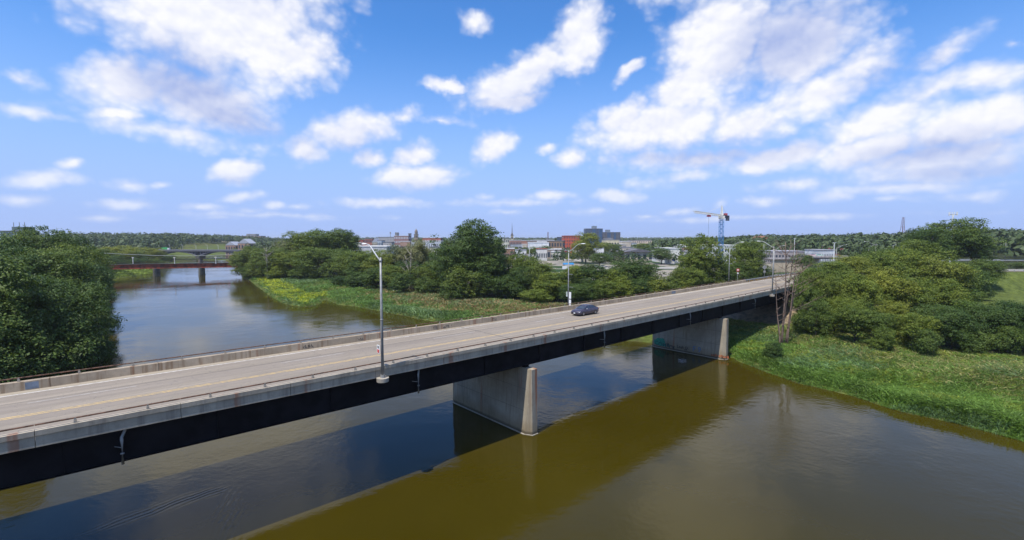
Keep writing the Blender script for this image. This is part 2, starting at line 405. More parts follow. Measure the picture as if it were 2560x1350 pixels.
# what grows or lies where: damp green bank, dry russet grass further up, mown lawn, grey town lots
SD = river_dist(GX, GY).reshape(GX.shape)
def cover(x, y, d):
    c = np.zeros(x.shape + (3,)); w = wob(x, y, 9) * .5 + .5; w2 = wob(x + 50, y, 3.1) * .5 + .5
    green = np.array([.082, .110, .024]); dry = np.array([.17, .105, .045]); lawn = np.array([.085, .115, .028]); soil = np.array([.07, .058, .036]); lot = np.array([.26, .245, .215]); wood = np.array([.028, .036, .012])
    c[:] = green * (.75 + .5 * w2[..., None])
    t = (sstep(11, 17, d + 6 * (w - .5)) * (1 - sstep(26, 34, d)))[..., None]; t = t * (.25 + .5 * sstep(-8, -2, np.degrees(np.arctan2(x, np.maximum(y, 1e-3))))[..., None]) * sstep(34, 24, np.degrees(np.arctan2(x, np.maximum(y, 1e-3))))[..., None]; c = c * (1 - t) + dry * t
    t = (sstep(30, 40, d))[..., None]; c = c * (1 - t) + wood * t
    ctr = np.abs(x + 5) ; az_ = np.degrees(np.arctan2(x, np.maximum(y, 1e-3))); dist = np.hypot(x, y)
    t = (sstep(185, 215, dist) * sstep(-8, -4, az_) * (1 - sstep(33, 37, az_)) * (1 - sstep(520, 760, dist)))[..., None]; lotmix = lot * (.5 + .5 * (w[..., None] > .45)) + np.array([-.10, -.06, -.11]) * (w[..., None] <= .45)
    c = c * (1 - t) + np.maximum(lotmix, .02) * t
    t = (sstep(40, 42.5, az_) * sstep(150, 165, dist) * sstep(345, 320, dist) * (y > 0))[..., None]; c = c * (1 - t) + lawn * (.9 + .2 * w2[..., None]) * t
    t = sstep(.8, .0, np.abs(d - .25))[..., None]; c = c * (1 - .6 * t) + soil * .6 * t
    e = poly_dist(APPR, x, y); t = (sstep(20, 12, e) * (1 - sstep(34, 42, az_)))[..., None]; c = c * (1 - .7 * t) + dry * .7 * t * .9
    s_ = (x - B0.x) * BD.x + (y - B0.y) * BD.y; o_ = (x - B0.x) * BN.x + (y - B0.y) * BN.y
    t = (sstep(74, 80, s_) * sstep(99, 97, s_) * sstep(2.5, .5, o_) * sstep(-17, -15, o_))[..., None]; c = c * (1 - t) + np.array([.21, .175, .13]) * t
    return c
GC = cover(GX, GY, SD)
gm = bpy.data.materials.new('ground_cover'); gm.use_nodes = True; t_ = gm.node_tree; t_.nodes.clear(); N_ = NT(t_)
at_ = N_.n('ShaderNodeAttribute'); at_.attribute_name = 'tint'
tc_ = N_.n('ShaderNodeTexCoord')
na = N_.noise(tc_.outputs['Object'], .9, 7, .7); nb = N_.noise(tc_.outputs['Object'], .12, 4, .6)
cg = N_.mix(1.0, at_.outputs['Color'], N_.mix(N_.step(na, .3, .7), (.55, .56, .55), (1.35, 1.3, 1.25)), 'MULTIPLY')
cg = N_.mix(1.0, cg, N_.mix(N_.step(nb, .3, .7), (.85, .85, .9), (1.15, 1.1, 1.0)), 'MULTIPLY')
bs_ = N_.n('ShaderNodeBsdfPrincipled'); bs_.inputs['Roughness'].default_value = .95; bs_.inputs['Specular IOR Level'].default_value = .1
t_.links.new(cg, bs_.inputs['Base Color'])
bp_ = N_.n('ShaderNodeBump'); bp_.inputs['Strength'].default_value = .8; bp_.inputs['Distance'].default_value = .25
t_.links.new(na, bp_.inputs['Height']); t_.links.new(bp_.outputs[0], bs_.inputs['Normal'])
o_ = N_.n('ShaderNodeOutputMaterial'); t_.links.new(bs_.outputs[0], o_.inputs[0])
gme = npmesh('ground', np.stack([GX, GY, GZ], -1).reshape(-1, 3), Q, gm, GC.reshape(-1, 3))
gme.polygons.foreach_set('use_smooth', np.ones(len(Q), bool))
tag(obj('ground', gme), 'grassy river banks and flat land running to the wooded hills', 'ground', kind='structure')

# ------------------------------------------------------------------ water
wm = bpy.data.materials.new('turbid_river_water'); wm.use_nodes = True; t_ = wm.node_tree; t_.nodes.clear(); N_ = NT(t_)
bs_ = N_.n('ShaderNodeBsdfPrincipled')
bs_.inputs['Roughness'].default_value = .045; bs_.inputs['IOR'].default_value = 1.333; bs_.inputs['Specular IOR Level'].default_value = .40
g_ = N_.n('ShaderNodeNewGeometry'); pos = g_.outputs['Position']
silt = N_.noise(N_.v('MULTIPLY', pos, (1, 1, 0)), .035, 4, .55)
t_.links.new(N_.mix(N_.step(silt, .3, .7), (.034, .0260, .0018), (.044, .0340, .0032)), bs_.inputs['Base Color'])
rip = N_.noise(N_.v('MULTIPLY', pos, (1.0, 1.0, 0)), 1.5, 4, .55)
swl = N_.noise(N_.v('MULTIPLY', pos, (1.0, 1.0, 0)), .33, 3, .5)
gust = N_.step(N_.noise(N_.v('MULTIPLY', pos, (1, 1, 0)), .045, 3, .5), .38, .66, .25, 1.0)
def wake(px, py, heading, spread, wl, length):   # V of ripples trailing a swimming bird
    c = P(px, py)
    q = N_.v('SUBTRACT', pos, (c[0], c[1], 0))
    ca, sa = math.cos(heading), math.sin(heading)
    u = N_.v('DOT_PRODUCT', q, (-ca, -sa, 0)); v = N_.m('ABSOLUTE', N_.v('DOT_PRODUCT', q, (-sa, ca, 0)))
    arm = N_.m('ADD', N_.m('SUBTRACT', v, N_.m('MULTIPLY', u, spread)), N_.m('MULTIPLY_ADD', swl, 1.2, -.6))
    env = N_.m('MULTIPLY', N_.step(N_.m('ABSOLUTE', arm), 2.2, 0.0), N_.m('MULTIPLY', N_.step(u, -.1, .8), N_.step(u, length, length * .3)))
    return N_.m('MULTIPLY', env, N_.m('SINE', N_.m('MULTIPLY', N_.m('ADD', arm, N_.m('MULTIPLY', u, .25)), 6.283 / wl)))
wk = N_.m('ADD', wake(582, 1214, R(80), .75, .55, 11.0), N_.m('MULTIPLY', wake(1985, 985, R(150), .5, .8, 26), .4))
hgt = N_.m('ADD', N_.m('MULTIPLY', N_.m('ADD', N_.m('MULTIPLY', rip, .5), swl), gust), N_.m('MULTIPLY', wk, .13))
bp_ = N_.n('ShaderNodeBump'); bp_.inputs['Strength'].default_value = 1.0; bp_.inputs['Distance'].default_value = .055
t_.links.new(hgt, bp_.inputs['Height']); t_.links.new(bp_.outputs[0], bs_.inputs['Normal'])
o_ = N_.n('ShaderNodeOutputMaterial'); t_.links.new(bs_.outputs[0], o_.inputs[0])
wv_ = MB().add([(-700, -450, 0), (300, -450, 0), (300, 950, 0), (-700, 950, 0)], [(0, 1, 2, 3)])
tag(wv_.build('river', wm), 'broad olive brown river under the road bridge', 'river', kind='structure')

# ------------------------------------------------------------------ the road bridge
BR = thing('road_bridge', 'long concrete road bridge on dark steel girders crossing the river', 'bridge', (B0.x, B0.y, 0), BYAW)
S0, S1, DW = -95.0, 95.0, 14.1
POST = 3.40; PANEL = 2 * POST
def strip(sec, s0, s1, step=2.0, mb=None):          # sweep a closed (y,z) section along the deck
    mb = mb or MB(); n = max(1, int(math.ceil((s1 - s0) / step)))
    return mb.loft([[(s, y - arc(s), z) for y, z in sec] for s in np.linspace(s0, s1, n + 1)])
def rect(y0, y1, z0, z1): return [(y0, z0), (y1, z0), (y1, z1), (y0, z1)]
strip(rect(.44, DW - .44, ZD - .27, ZD - .01), S0, S1).build('deck_slab', CON, BR)
# worn grey road with wheel tracks
def roadmat(name, c, axisvec=(.03, 1.2, 1), tracks=True):
    m = bpy.data.materials.new(name); m.use_nodes = True; t = m.node_tree; t.nodes.clear(); N = NT(t)
    bs = N.n('ShaderNodeBsdfPrincipled'); o = N.n('ShaderNodeOutputMaterial'); t.links.new(bs.outputs[0], o.inputs[0])
    bs.inputs['Roughness'].default_value = .9; bs.inputs['Specular IOR Level'].default_value = .2
    ob = N.n('ShaderNodeTexCoord').outputs['Object']
    st = N.noise(N.v('MULTIPLY', ob, axisvec), 1.1, 5, .6); bl = N.noise(ob, .25, 5, .6); fi = N.noise(ob, 6.0, 5, .7)
    cc = N.mix(N.step(st, .3, .7), tuple(x * .80 for x in c), tuple(x * 1.12 for x in c))
    cc = N.mix(N.m('MULTIPLY', N.step(bl, .4, .75), .4), cc, tuple(x * .72 for x in c))
    cc = N.mix(N.m('MULTIPLY', N.step(fi, .5, .8), .25), cc, tuple(x * .5 for x in c))
    if tracks:
        sp = N.n('ShaderNodeSeparateXYZ'); t.links.new(ob, sp.inputs[0])
        lane = N.m('ABSOLUTE', N.m('SUBTRACT', N.m('FRACT', N.m('DIVIDE', N.m('ADD', sp.outputs[1], .6), 3.25)), .5))
        cc = N.mix(N.m('MULTIPLY', N.step(lane, .13, .30), .35), cc, (c[0] * .74, c[1] * .74, c[2] * .80))
        edge = N.step(sp.outputs[1], 12.3, 13.4)
        cc = N.mix(N.m('MULTIPLY', edge, .55), cc, (.40, .345, .26))
        cr = N.n('ShaderNodeTexVoronoi', feature='DISTANCE_TO_EDGE'); t.links.new(N.v('ADD', N.v('MULTIPLY', ob, (.16, .30, 0)), N.v('SCALE', N.n('ShaderNodeTexNoise').outputs['Color'], scale=.6)), cr.inputs['Vector'])
        cc = N.mix(N.m('MULTIPLY', N.step(cr.outputs['Distance'], .018, .004), .45), cc, (.10, .095, .09))
    t.links.new(cc, bs.inputs['Base Color'])
    b = N.n('ShaderNodeBump'); b.inputs['Strength'].default_value = .3; b.inputs['Distance'].default_value = .01
    t.links.new(fi, b.inputs['Height']); t.links.new(b.outputs[0], bs.inputs['Normal'])
    return m
ROADM = roadmat('worn_grey_road_surface', (.268, .228, .182))
def sheet(y0, y1, z, s0, s1, step=2.0):
    mb = MB(); ss = np.linspace(s0, s1, max(2, int((s1 - s0) / step) + 1))
    mb.v = [p for s in ss for p in ((s, y0 - arc(s), z), (s, y1 - arc(s), z))]
    mb.f = [(2 * i, 2 * i + 2, 2 * i + 3, 2 * i + 1) for i in range(len(ss) - 1)]
    return mb
sheet(.40, DW - .40, ZD, S0, S1).build('road_surface', ROADM, BR)
YEL = M('worn_yellow_line', (.48, .33, .13), .8, .2, 3.0, c2=(.33, .265, .17))
WHL = M('worn_white_line', (.62, .60, .56), .8, .15, 3.0, c2=(.38, .36, .33))
TAR = M('tar_seam', (.075, .07, .065), .8, .2, 3.0)
sheet(6.15, 6.30, ZD + .005, S0, S1).build('yellow_line', YEL, BR)
sheet(6.46, 6.61, ZD + .005, S0, S1).build('yellow_line', YEL, BR)
sheet(12.62, 12.76, ZD + .005, S0, S1).build('edge_line', WHL, BR)
sheet(.78, .90, ZD + .005, S0, S1).build('edge_line', WHL, BR)
sheet(10.05, 10.11, ZD + .004, S0, S1).build('tar_seam', TAR, BR)
FADED = M('faded_white_dash', (.40, .385, .36), .85, .15, 3.0, c2=(.31, .29, .27))
for k in range(11):
    a = -88 + k * 16.5
    sheet(9.52, 9.62, ZD + .005, a, a + 6).build('lane_dash', FADED, BR)
for s in (-94.9, -47.6, 1.1, 49.9, 94.9): sheet(.45, DW - .45, ZD + .006, s - .045, s + .045, .1).build('expansion_joint', TAR, BR)
# parapets: a panel every second rail post, with open joints
sec_near = [(.00, ZD + .70), (.00, ZD + .40), (.09, ZD + .36), (.09, ZD - .17), (.05, ZD - .19), (.05, ZD - .27), (.43, ZD - .27), (.43, ZD + .70)]
sec_far = [(DW - y, z) for y, z in reversed(sec_near)]
nP = int((S1 - S0) / PANEL)
OFFP = -16.25 - .9 - POST * 24
for k in range(-1, nP + 2):
    a, b = max(S0, OFFP + k * PANEL + .015), min(S1, OFFP + (k + 1) * PANEL - .015)
    if b - a < .5: continue
    strip(sec_near, a, b, 2.3).build('parapet_panel', CON_FAS, BR)
    strip(sec_far, a, b, 2.3).build('parapet_panel', CON_PAR, BR)
    for y in (.22, DW - .22):
        MB().tube([(s, y - arc(s), ZD + .98) for s in np.linspace(a, b, 4)], .05, 6).build('rail', RUST, BR)
post_me = MB().box(-.07, .07, -.10, .10, 0, .16).box(-.05, .05, -.06, .06, .16, .30).mesh('rail_post', CON)
for k in range(int((S1 - S0) / POST) + 1):
    s = OFFP + POST * (k + .5)
    if not S0 < s < S1: continue
    for y in (.22, DW - .22):
        obj('rail_post', post_me, BR, (s, y - arc(s), ZD + .702))
# blue-grey paint-over and scrawls on the far parapet, rust runs on the near coping
BUFF = M('blue_grey_paint_over', (.20, .24, .29), .8, .15, 2.0)
INK = M('black_spray_paint', (.03, .03, .032), .7, .2, 4.0)
def bridge_local(px, py, plane_y=None, plane_x=None):
    r = ray(px, py); ca, sa = math.cos(-BYAW), math.sin(-BYAW)
    ox, oy = -B0.x, -B0.y
    O = (ox * ca - oy * sa, ox * sa + oy * ca); Dv = (r[0] * ca - r[1] * sa, r[0] * sa + r[1] * ca)
    t = (plane_y - O[1]) / Dv[1] if plane_y is not None else (plane_x - O[0]) / Dv[0]
    return (O[0] + Dv[0] * t, O[1] + Dv[1] * t, HW + r[2] * t)
def parapet_s(px, py): return bridge_local(px, py, plane_y=DW - .43)
def patch(px0, px1, z0, z1, mat, name):
    a = parapet_s(px0, 950)[0]; b = parapet_s(px1, 950)[0]
    ya = DW - .435 - arc((a + b) / 2)
    MB().box(a, b, ya - .004, ya, z0, z1).build(name, mat, BR)
patch(61, 96, ZD + .06, ZD + .60, BUFF, 'paint_over')
patch(1672, 1686, ZD + .1, ZD + .6, BUFF, 'paint_over')
rs = random.Random(4)
for px in (758, 768, 894, 1082, 1106, 1116, 1228):
    s = parapet_s(px, 860)[0]; ya = DW - .436 - arc(s); mb = MB(); x = s
    for k in range(3):
        pts = [(x + rs.uniform(-.1, .2), ya, ZD + .12 + rs.uniform(0, .4)) for _ in range(4)]; x += .22
        for p, q in zip(pts[:-1], pts[1:]): mb.tube([p, q], .022, 4)
    mb.build('scrawl', INK, BR)
# steel girders
def isec(y): return [(y - .25, ZD - 2.55), (y + .25, ZD - 2.55), (y + .25, ZD - 2.50), (y + .02, ZD - 2.50), (y + .02, ZD - .33), (y + .25, ZD - .33), (y + .25, ZD - .28), (y - .25, ZD - .28), (y - .25, ZD - .33), (y - .02, ZD - .33), (y - .02, ZD - 2.50), (y - .25, ZD - 2.50)]
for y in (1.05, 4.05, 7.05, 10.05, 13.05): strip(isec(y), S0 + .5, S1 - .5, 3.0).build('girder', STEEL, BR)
stiff = MB().box(-.02, .02, -.20, -.025, ZD - 2.49, ZD - .34).mesh('web_stiffener', STEEL)
for s in np.arange(-92, 93, 7.93):
    obj('web_stiffener', stiff, BR, (float(s), 1.05 - arc(s), 0))
for s in np.arange(-90.44, 93, 15.86):
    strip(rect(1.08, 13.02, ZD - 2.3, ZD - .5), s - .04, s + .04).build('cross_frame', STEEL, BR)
# piers with flared, chamfered ends
PT = ZD - 2.78
def pier_ring(w, yn, yf, ch, cw, z, s):
    return [(s - w, yn + ch, z), (s - cw, yn, z), (s + cw, yn, z), (s + w, yn + ch, z), (s + w, yf - ch, z), (s + cw, yf, z), (s - cw, yf, z), (s - w, yf - ch, z)]
PIERS = {}
for s in (-47.6, 1.1, 49.9):
    a = arc(s); mb = MB()
    mb.loft([pier_ring(.90, -.52 - a, 14.6, .95, .37, -1.8, s), pier_ring(.43, -.40 - a, 14.3, .03, .40, PT, s)])
    pr = mb.build('pier', CON_PIER, BR); PIERS[s] = pr
    f = MB().loft([pier_ring(.96, -.58 - a, 14.68, .97, .40, -1.8, s), pier_ring(.96, -.58 - a, 14.68, .97, .40, .06, s)]).build('footing', CON, pr)
    mj = MB()
    for z, k in ((2.6, .73), (5.0, .63)):
        q = (z + 1.8) / (PT + 1.8); w = .90 + (.43 - .90) * q + .004
        mj.box(s - w - .004, s - w + .01, 1.0 - .9 * q - a, 13.2, z, z + .03)
    mj.build('pour_joint', M('dark_joint_concrete', (.13, .12, .10), .9), pr)  # pour joints drawn as thin dark strips on the wall
    for y in (1.05, 4.05, 7.05, 10.05, 13.05):
        MB().box(s - .3, s + .3, y - .25 - a, y + .25 - a, PT, ZD - 2.55).build('bearing', STEEL, pr)
for s in (-95.2, 95.2):
    sg = 1 if s > 0 else -1
    MB().box(min(s, s + sg * 1.2), max(s, s + sg * 1.2), -.2 - arc(s), 14.3 - arc(s), 1.0, ZD - .03).build('abutment', CON_PIER, BR)
# downpipes hanging off the fascia
for s in (-33.8, -12.9, 14.6, 37.5, 64.9):
    a = arc(s)
    MB().tube([(s + .25, .75 - a, ZD - .33), (s + .2, .62 - a, ZD - .45), (s, .40 - a, ZD - .85), (s, .38 - a, ZD - 1.0), (s, .38 - a, ZD - 2.55)], .085, 8).tube([(s, .38 - a, ZD - 1.9), (s, .38 - a, ZD - 1.82)], .11, 8).tube([(s - .35, .9 - a, ZD - 1.5), (s, .38 - a, ZD - 1.5)], .03, 5).build('downpipe', GALV, BR, smooth=True)
# lettering sprayed on the second pier
def text_mesh(txt, size, mat, name):
    cu = bpy.data.curves.new(name, 'FONT'); cu.body = txt; cu.size = size; cu.offset = size * .012; cu.extrude = .006; cu.resolution_u = 2
    tmp = bpy.data.objects.new(name, cu); col.objects.link(tmp)
    dg = bpy.context.evaluated_depsgraph_get(); me = bpy.data.meshes.new_from_object(tmp.evaluated_get(dg))
    bpy.data.objects.remove(tmp); me.materials.clear(); me.materials.append(mat); return me
def wall_w(z): return .90 + (.43 - .90) * (z + 1.8) / (PT + 1.8)
def spray(txt, px, py, size, mat, name, sx=1.0, tilt=0.0):
    z = 2.0
    for _ in range(3):
        q = bridge_local(px, py, plane_x=49.9 - wall_w(z) - .012); z = q[2]
    me = text_mesh(txt, size, mat, name); o = obj(name, me, PIERS[49.9])
    lean = math.atan(.47 / (PT + 1.8))
    # text x axis runs towards the camera side (-Y), up is Z, facing -X
    m = Matrix(((0, math.sin(lean), -math.cos(lean), q[0]), (-1, 0, 0, q[1]), (0, math.cos(lean), math.sin(lean), q[2]), (0, 0, 0, 1)))
    o.matrix_local = m @ Matrix.Rotation(R(tilt), 4, 'Z') @ Matrix.Diagonal((sx, 1, 1, 1))
    return o
GREEN = M('teal_green_spray', (.03, .26, .17), .7, .2, 3.0); BLUES = M('faint_blue_spray', (.14, .20, .33), .8, .15, 3.0); REDSP = M('orange_red_spray', (.40, .12, .05), .8, .3, 3.0)
def sprayblob(px0, py0, px1, py1, mat, name):
    z = 1.5; a = bridge_local(px0, py0, plane_x=49.9 - wall_w(z) - .008); b = bridge_local(px1, py1, plane_x=49.9 - wall_w(z) - .008)
    y0, y1 = sorted((a[1], b[1])); z0, z1 = sorted((a[2], b[2])); n = 20; cy, cz = (y0 + y1) / 2, (z0 + z1) / 2
    ring = []
    for k in range(n):
        an = 2 * math.pi * k / n; rr = 1 + .12 * math.sin(3 * an + px0) + .08 * math.sin(7 * an)
        yy = cy + (y1 - y0) / 2 * math.copysign(abs(math.cos(an)) ** .7, math.cos(an)) * rr; zz = cz + (z1 - z0) / 2 * math.copysign(abs(math.sin(an)) ** .7, math.sin(an)) * rr
        ring.append((49.9 - wall_w(zz) - .006, yy, zz))
    back = [(x + .01, y, z) for x, y, z in ring]
    MB().loft([back, ring]).build(name, mat, PIERS[49.9])
sprayblob(1636, 862, 1664, 848, GREEN, 'green_spray_tag')
spray('COMA', 1636, 861, 1.15, M('dark_teal_outline', (.02, .10, .085), .7), 'graffiti_lettering', 1.0, -3)
spray('Kyng', 1666, 864, .85, INK, 'graffiti_lettering', 1.0, -8)
spray('Leah O.', 1692, 869, .75, INK, 'graffiti_lettering')
spray('too', 1710, 875, .42, INK, 'graffiti_lettering'); spray('F', 1683, 871, .45, INK, 'graffiti_lettering')
spray('F 9', 1731, 877, 1.35, BLUES, 'graffiti_lettering')
for k in range(9):                         # unreadable orange red scrawl near the foot
    sprayblob(1778 + k * 5, 889.5 + k * .8, 1782 + k * 5, 885.5 + k * .8 - (k % 3), REDSP, 'red_spray_mark')

# ------------------------------------------------------------------ street lamps
def street_lamp(label, x, y, z, h, adir, alen, group, rise=1.1, r=.135, sign=None):
    t = thing('street_lamp', label, 'street lamp', (x, y, z), 0, group)
    ax, ay = adir
    MB().tube([(0, 0, 0), (0, 0, .25)], [r * 1.5, r * 1.5], 8).build('base_plate', GALV, t)
    MB().tube([(0, 0, .05), (0, 0, h * .5), (0, 0, h)], [r, r * .82, r * .62], 8).tube([(0, 0, h * .48), (0, 0, h * .49)], r * .95, 8).tube([(0, 0, h - .35), (0, 0, h - .2)], r * .85, 8).build('pole', GALV, t, smooth=True)
    prof = [(0, -.3), (.35, .25), (.62, .72), (.78, .93), (1.0, 1.0)]
    MB().tube([(ax * alen * u, ay * alen * u, h + rise * v) for u, v in prof], [.06, .056, .052, .048, .042], 6).build('arm', M('grey_lamp_arm', (.44, .45, .45), .5, .05), t, smooth=True)
    L = .72; c = (ax * alen, ay * alen, h + rise); mb = MB(); px_, py_ = -ay, ax
    rings = []
    for u, w, hh in ((-.05, .05, .05), (.12, .13, .10), (.45, .17, .12), (.68, .12, .08), (.75, .04, .03)):
        rings.append([(c[0] + ax * u + px_ * w * a, c[1] + ay * u + py_ * w * a, c[2] + hh * b) for a, b in ((-1, -.4), (1, -.4), (1, .2), (.5, .7), (-.5, .7), (-1, .2))])
    mb.loft(rings).build('lamp_head', M('pale_lamp_housing', (.62, .63, .62), .5, .05), t, smooth=False)
    return t
toF = (-BN.x, -BN.y); toN = (BN.x, BN.y)
def col_s(px, o):
    s = 30.0
    for _ in range(60):
        x, y = BW(s, o); e = (1280 + F * x / (y * math.cos(TH)) - px); s -= e * y / F / .75 * .6
    return s
LB = 'lamps along the road bridge'
def bracket(s, o):
    x = -o - arc(s); mb = MB()
    mb.tube([(s, x, ZD - .55), (s, x, ZD - .22)], [.50, .52], 20)
    return mb.build('lamp_bracket', CON_PAR if o < 0 else CON, BR, smooth=False)
SIGNW = M('white_sign_face', (.75, .75, .73), .5, .04); SIGNR = M('red_sign_print', (.50, .06, .05), .5, .05); SIGND = M('dark_sign_back', (.16, .16, .17), .6)
lp = {}
for key, s, o, lab in (('n1', -16.7, .28, 'tall grey lamp nearest the camera, on a round concrete bracket of the near parapet'),
                       ('n2', 72.3, .28, 'grey lamp on the near parapet beside the bare dead tree'),
                       ('f1', None, -14.5, 'lamp on the far parapet behind the dark car, two white panels on its pole'),
                       ('f2', None, -14.5, 'lamp at the far end of the far parapet beside the tree belt')):
    if s is None: s = col_s(1422 if key == 'f1' else 1825, o)
    bracket(s, o); x, y = BW(s, o)
    lp[key] = (street_lamp(lab, x, y, ZD - .22, 10.2 if o > 0 else 9.9, toF if o > 0 else toN, 2.7, LB, 1.1, .135 if o > 0 else .115), s)
# speed plate on the near pole, white panels on the far one
t, s = lp['n1']
# plates face the oncoming traffic, edge-on to the bridge line
bd = Vector((BD.x, BD.y, 0)); bn = Vector((BN.x, BN.y, 0))
def plate(t, u0, u1, v, z0, z1, mat, name):
    a = [bd * v + bn * u + Vector((0, 0, z)) for u, z in ((u0, z0), (u1, z0), (u1, z1), (u0, z1))]
    MB().loft([[tuple(p) for p in a], [tuple(p + bd * .02) for p in a]]).build(name, mat, t)
plate(t, -.62, -.14, -.17, 2.05, 2.75, SIGNW, 'sign_plate'); plate(t, -.55, -.20, -.185, 2.10, 2.38, SIGNR, 'sign_print')
plate(t, -.50, -.26, -.185, 2.47, 2.68, SIGND, 'sign_print')
t, s = lp['f1']
for z0, z1 in ((2.0, 3.1), (.75, 1.85)): plate(t, .18, .62, -.05, z0, z1, SIGNW, 'white_panel')
plate(t, -.45, -.15, -.05, 2.3, 3.1, M('pale_green_panel', (.50, .55, .50), .6), 'side_panel')
MB().tube([(0, 0, 3.9), tuple(bn * 1.0 + Vector((0, 0, 3.9)))], .03, 5).tube([(0, 0, 6.0), tuple(bn * .9 + Vector((0, 0, 6.0)))], .03, 5).build('banner_arm', GALV, t)
t, s = lp['n2']
MB().tube([(0, 0, 5.0), tuple(bn * -.9 + Vector((0, 0, 5.0)))], .03, 5).build('banner_arm', GALV, t)
t, s = lp['f2']
MB().tube([(0, 0, 5.5), tuple(bn * .9 + Vector((0, 0, 5.5)))], .03, 5).build('banner_arm', GALV, t)

# ------------------------------------------------------------------ approach road
def ribbon(pts, o0, o1, z, name, mat, kind='structure', label=None, cat=None, zf=None):
    mb = MB(); pts = [Vector(p) for p in pts]
    for i, p in enumerate(pts):
        tg = (pts[min(i + 1, len(pts) - 1)] - pts[max(i - 1, 0)]).normalized(); n = Vector((-tg.y, tg.x))
        for o in (o0, o1):
            q = p + n * o; mb.v.append((q.x, q.y, z if zf is None else zf(q.x, q.y)))
    mb.f = [(2 * i, 2 * i + 2, 2 * i + 3, 2 * i + 1) for i in range(len(pts) - 1)]
    # give the sheet a consistent upward face
    o = mb.build(name, mat); tag(o, label, cat, kind=kind); return o
APX = [BW(s, CENTRE) for s in (95.4, 100)] + APPR
ROAD2 = roadmat('approach_road_surface', (.265, .226, .180), (.5, .5, 1), False)
ribbon(APX, -6.8, 6.8, ZD, 'road', ROAD2, label='approach road bending right beyond the bridge', cat='road')
for o in (-.16, .16):
    tag(ribbon(APX, .7 + o - .07, .7 + o + .07, ZD + .008, 'road_marking', YEL), 'yellow centre line on the approach road', 'road marking')
tag(ribbon(APX, 6.1, 6.22, ZD + .008, 'road_marking', WHL), 'white edge line on the approach road', 'road marking')
APXL = [BW(s, CENTRE) for s in (-95.4, -130, -200)]
ribbon(APXL, -6.8, 6.8, ZD, 'road', ROAD2, label='approach road left of the bridge', cat='road')
def guardrail(pts, o, z, label, zf=None):
    t = thing('guardrail', label, 'guardrail', (pts[0][0], pts[0][1], 0)); b = Vector((pts[0][0], pts[0][1]))
    V = [Vector(p) for p in pts]; path = []
    for i, p in enumerate(V):
        tg = (V[min(i + 1, len(V) - 1)] - V[max(i - 1, 0)]).normalized(); q = p + Vector((-tg.y, tg.x)) * o - b
        path.append(Vector((q.x, q.y, z)))
    prof = [(-.03, .45), (.03, .5), (-.03, .6), (.03, .7), (-.03, .75), (-.06, .75), (-.06, .45)]
    rings = []
    for i, p in enumerate(path):
        tg = (path[min(i + 1, len(path) - 1)] - path[max(i - 1, 0)]).normalized(); n = Vector((-tg.y, tg.x, 0))
        rings.append([tuple(p + n * a + Vector((0, 0, h))) for a, h in prof])
    MB().loft(rings).build('rail', M('galvanised_guardrail', (.50, .51, .52), .5, .08, 2.0, metal=.3), t)
    pm = MB().box(-.07, .07, -.07, .07, -.4, .72).mesh('post', M('guardrail_post', (.30, .29, .27), .8))
    L = 0
    for p, q in zip(path[:-1], path[1:]):
        d = (q - p).length; k = 0.0
        while k < d: 
            w = p.lerp(q, k / d); obj('post', pm, t, (w.x, w.y, z)); k += 3.0
    return t
guardrail(APX[:14], 7.6, ZD - .1, 'silver guardrail continuing the far parapet beyond the bridge')
guardrail(APX[4:16], -7.6, ZD - .1, 'silver guardrail on the inside of the road bend behind the trees')

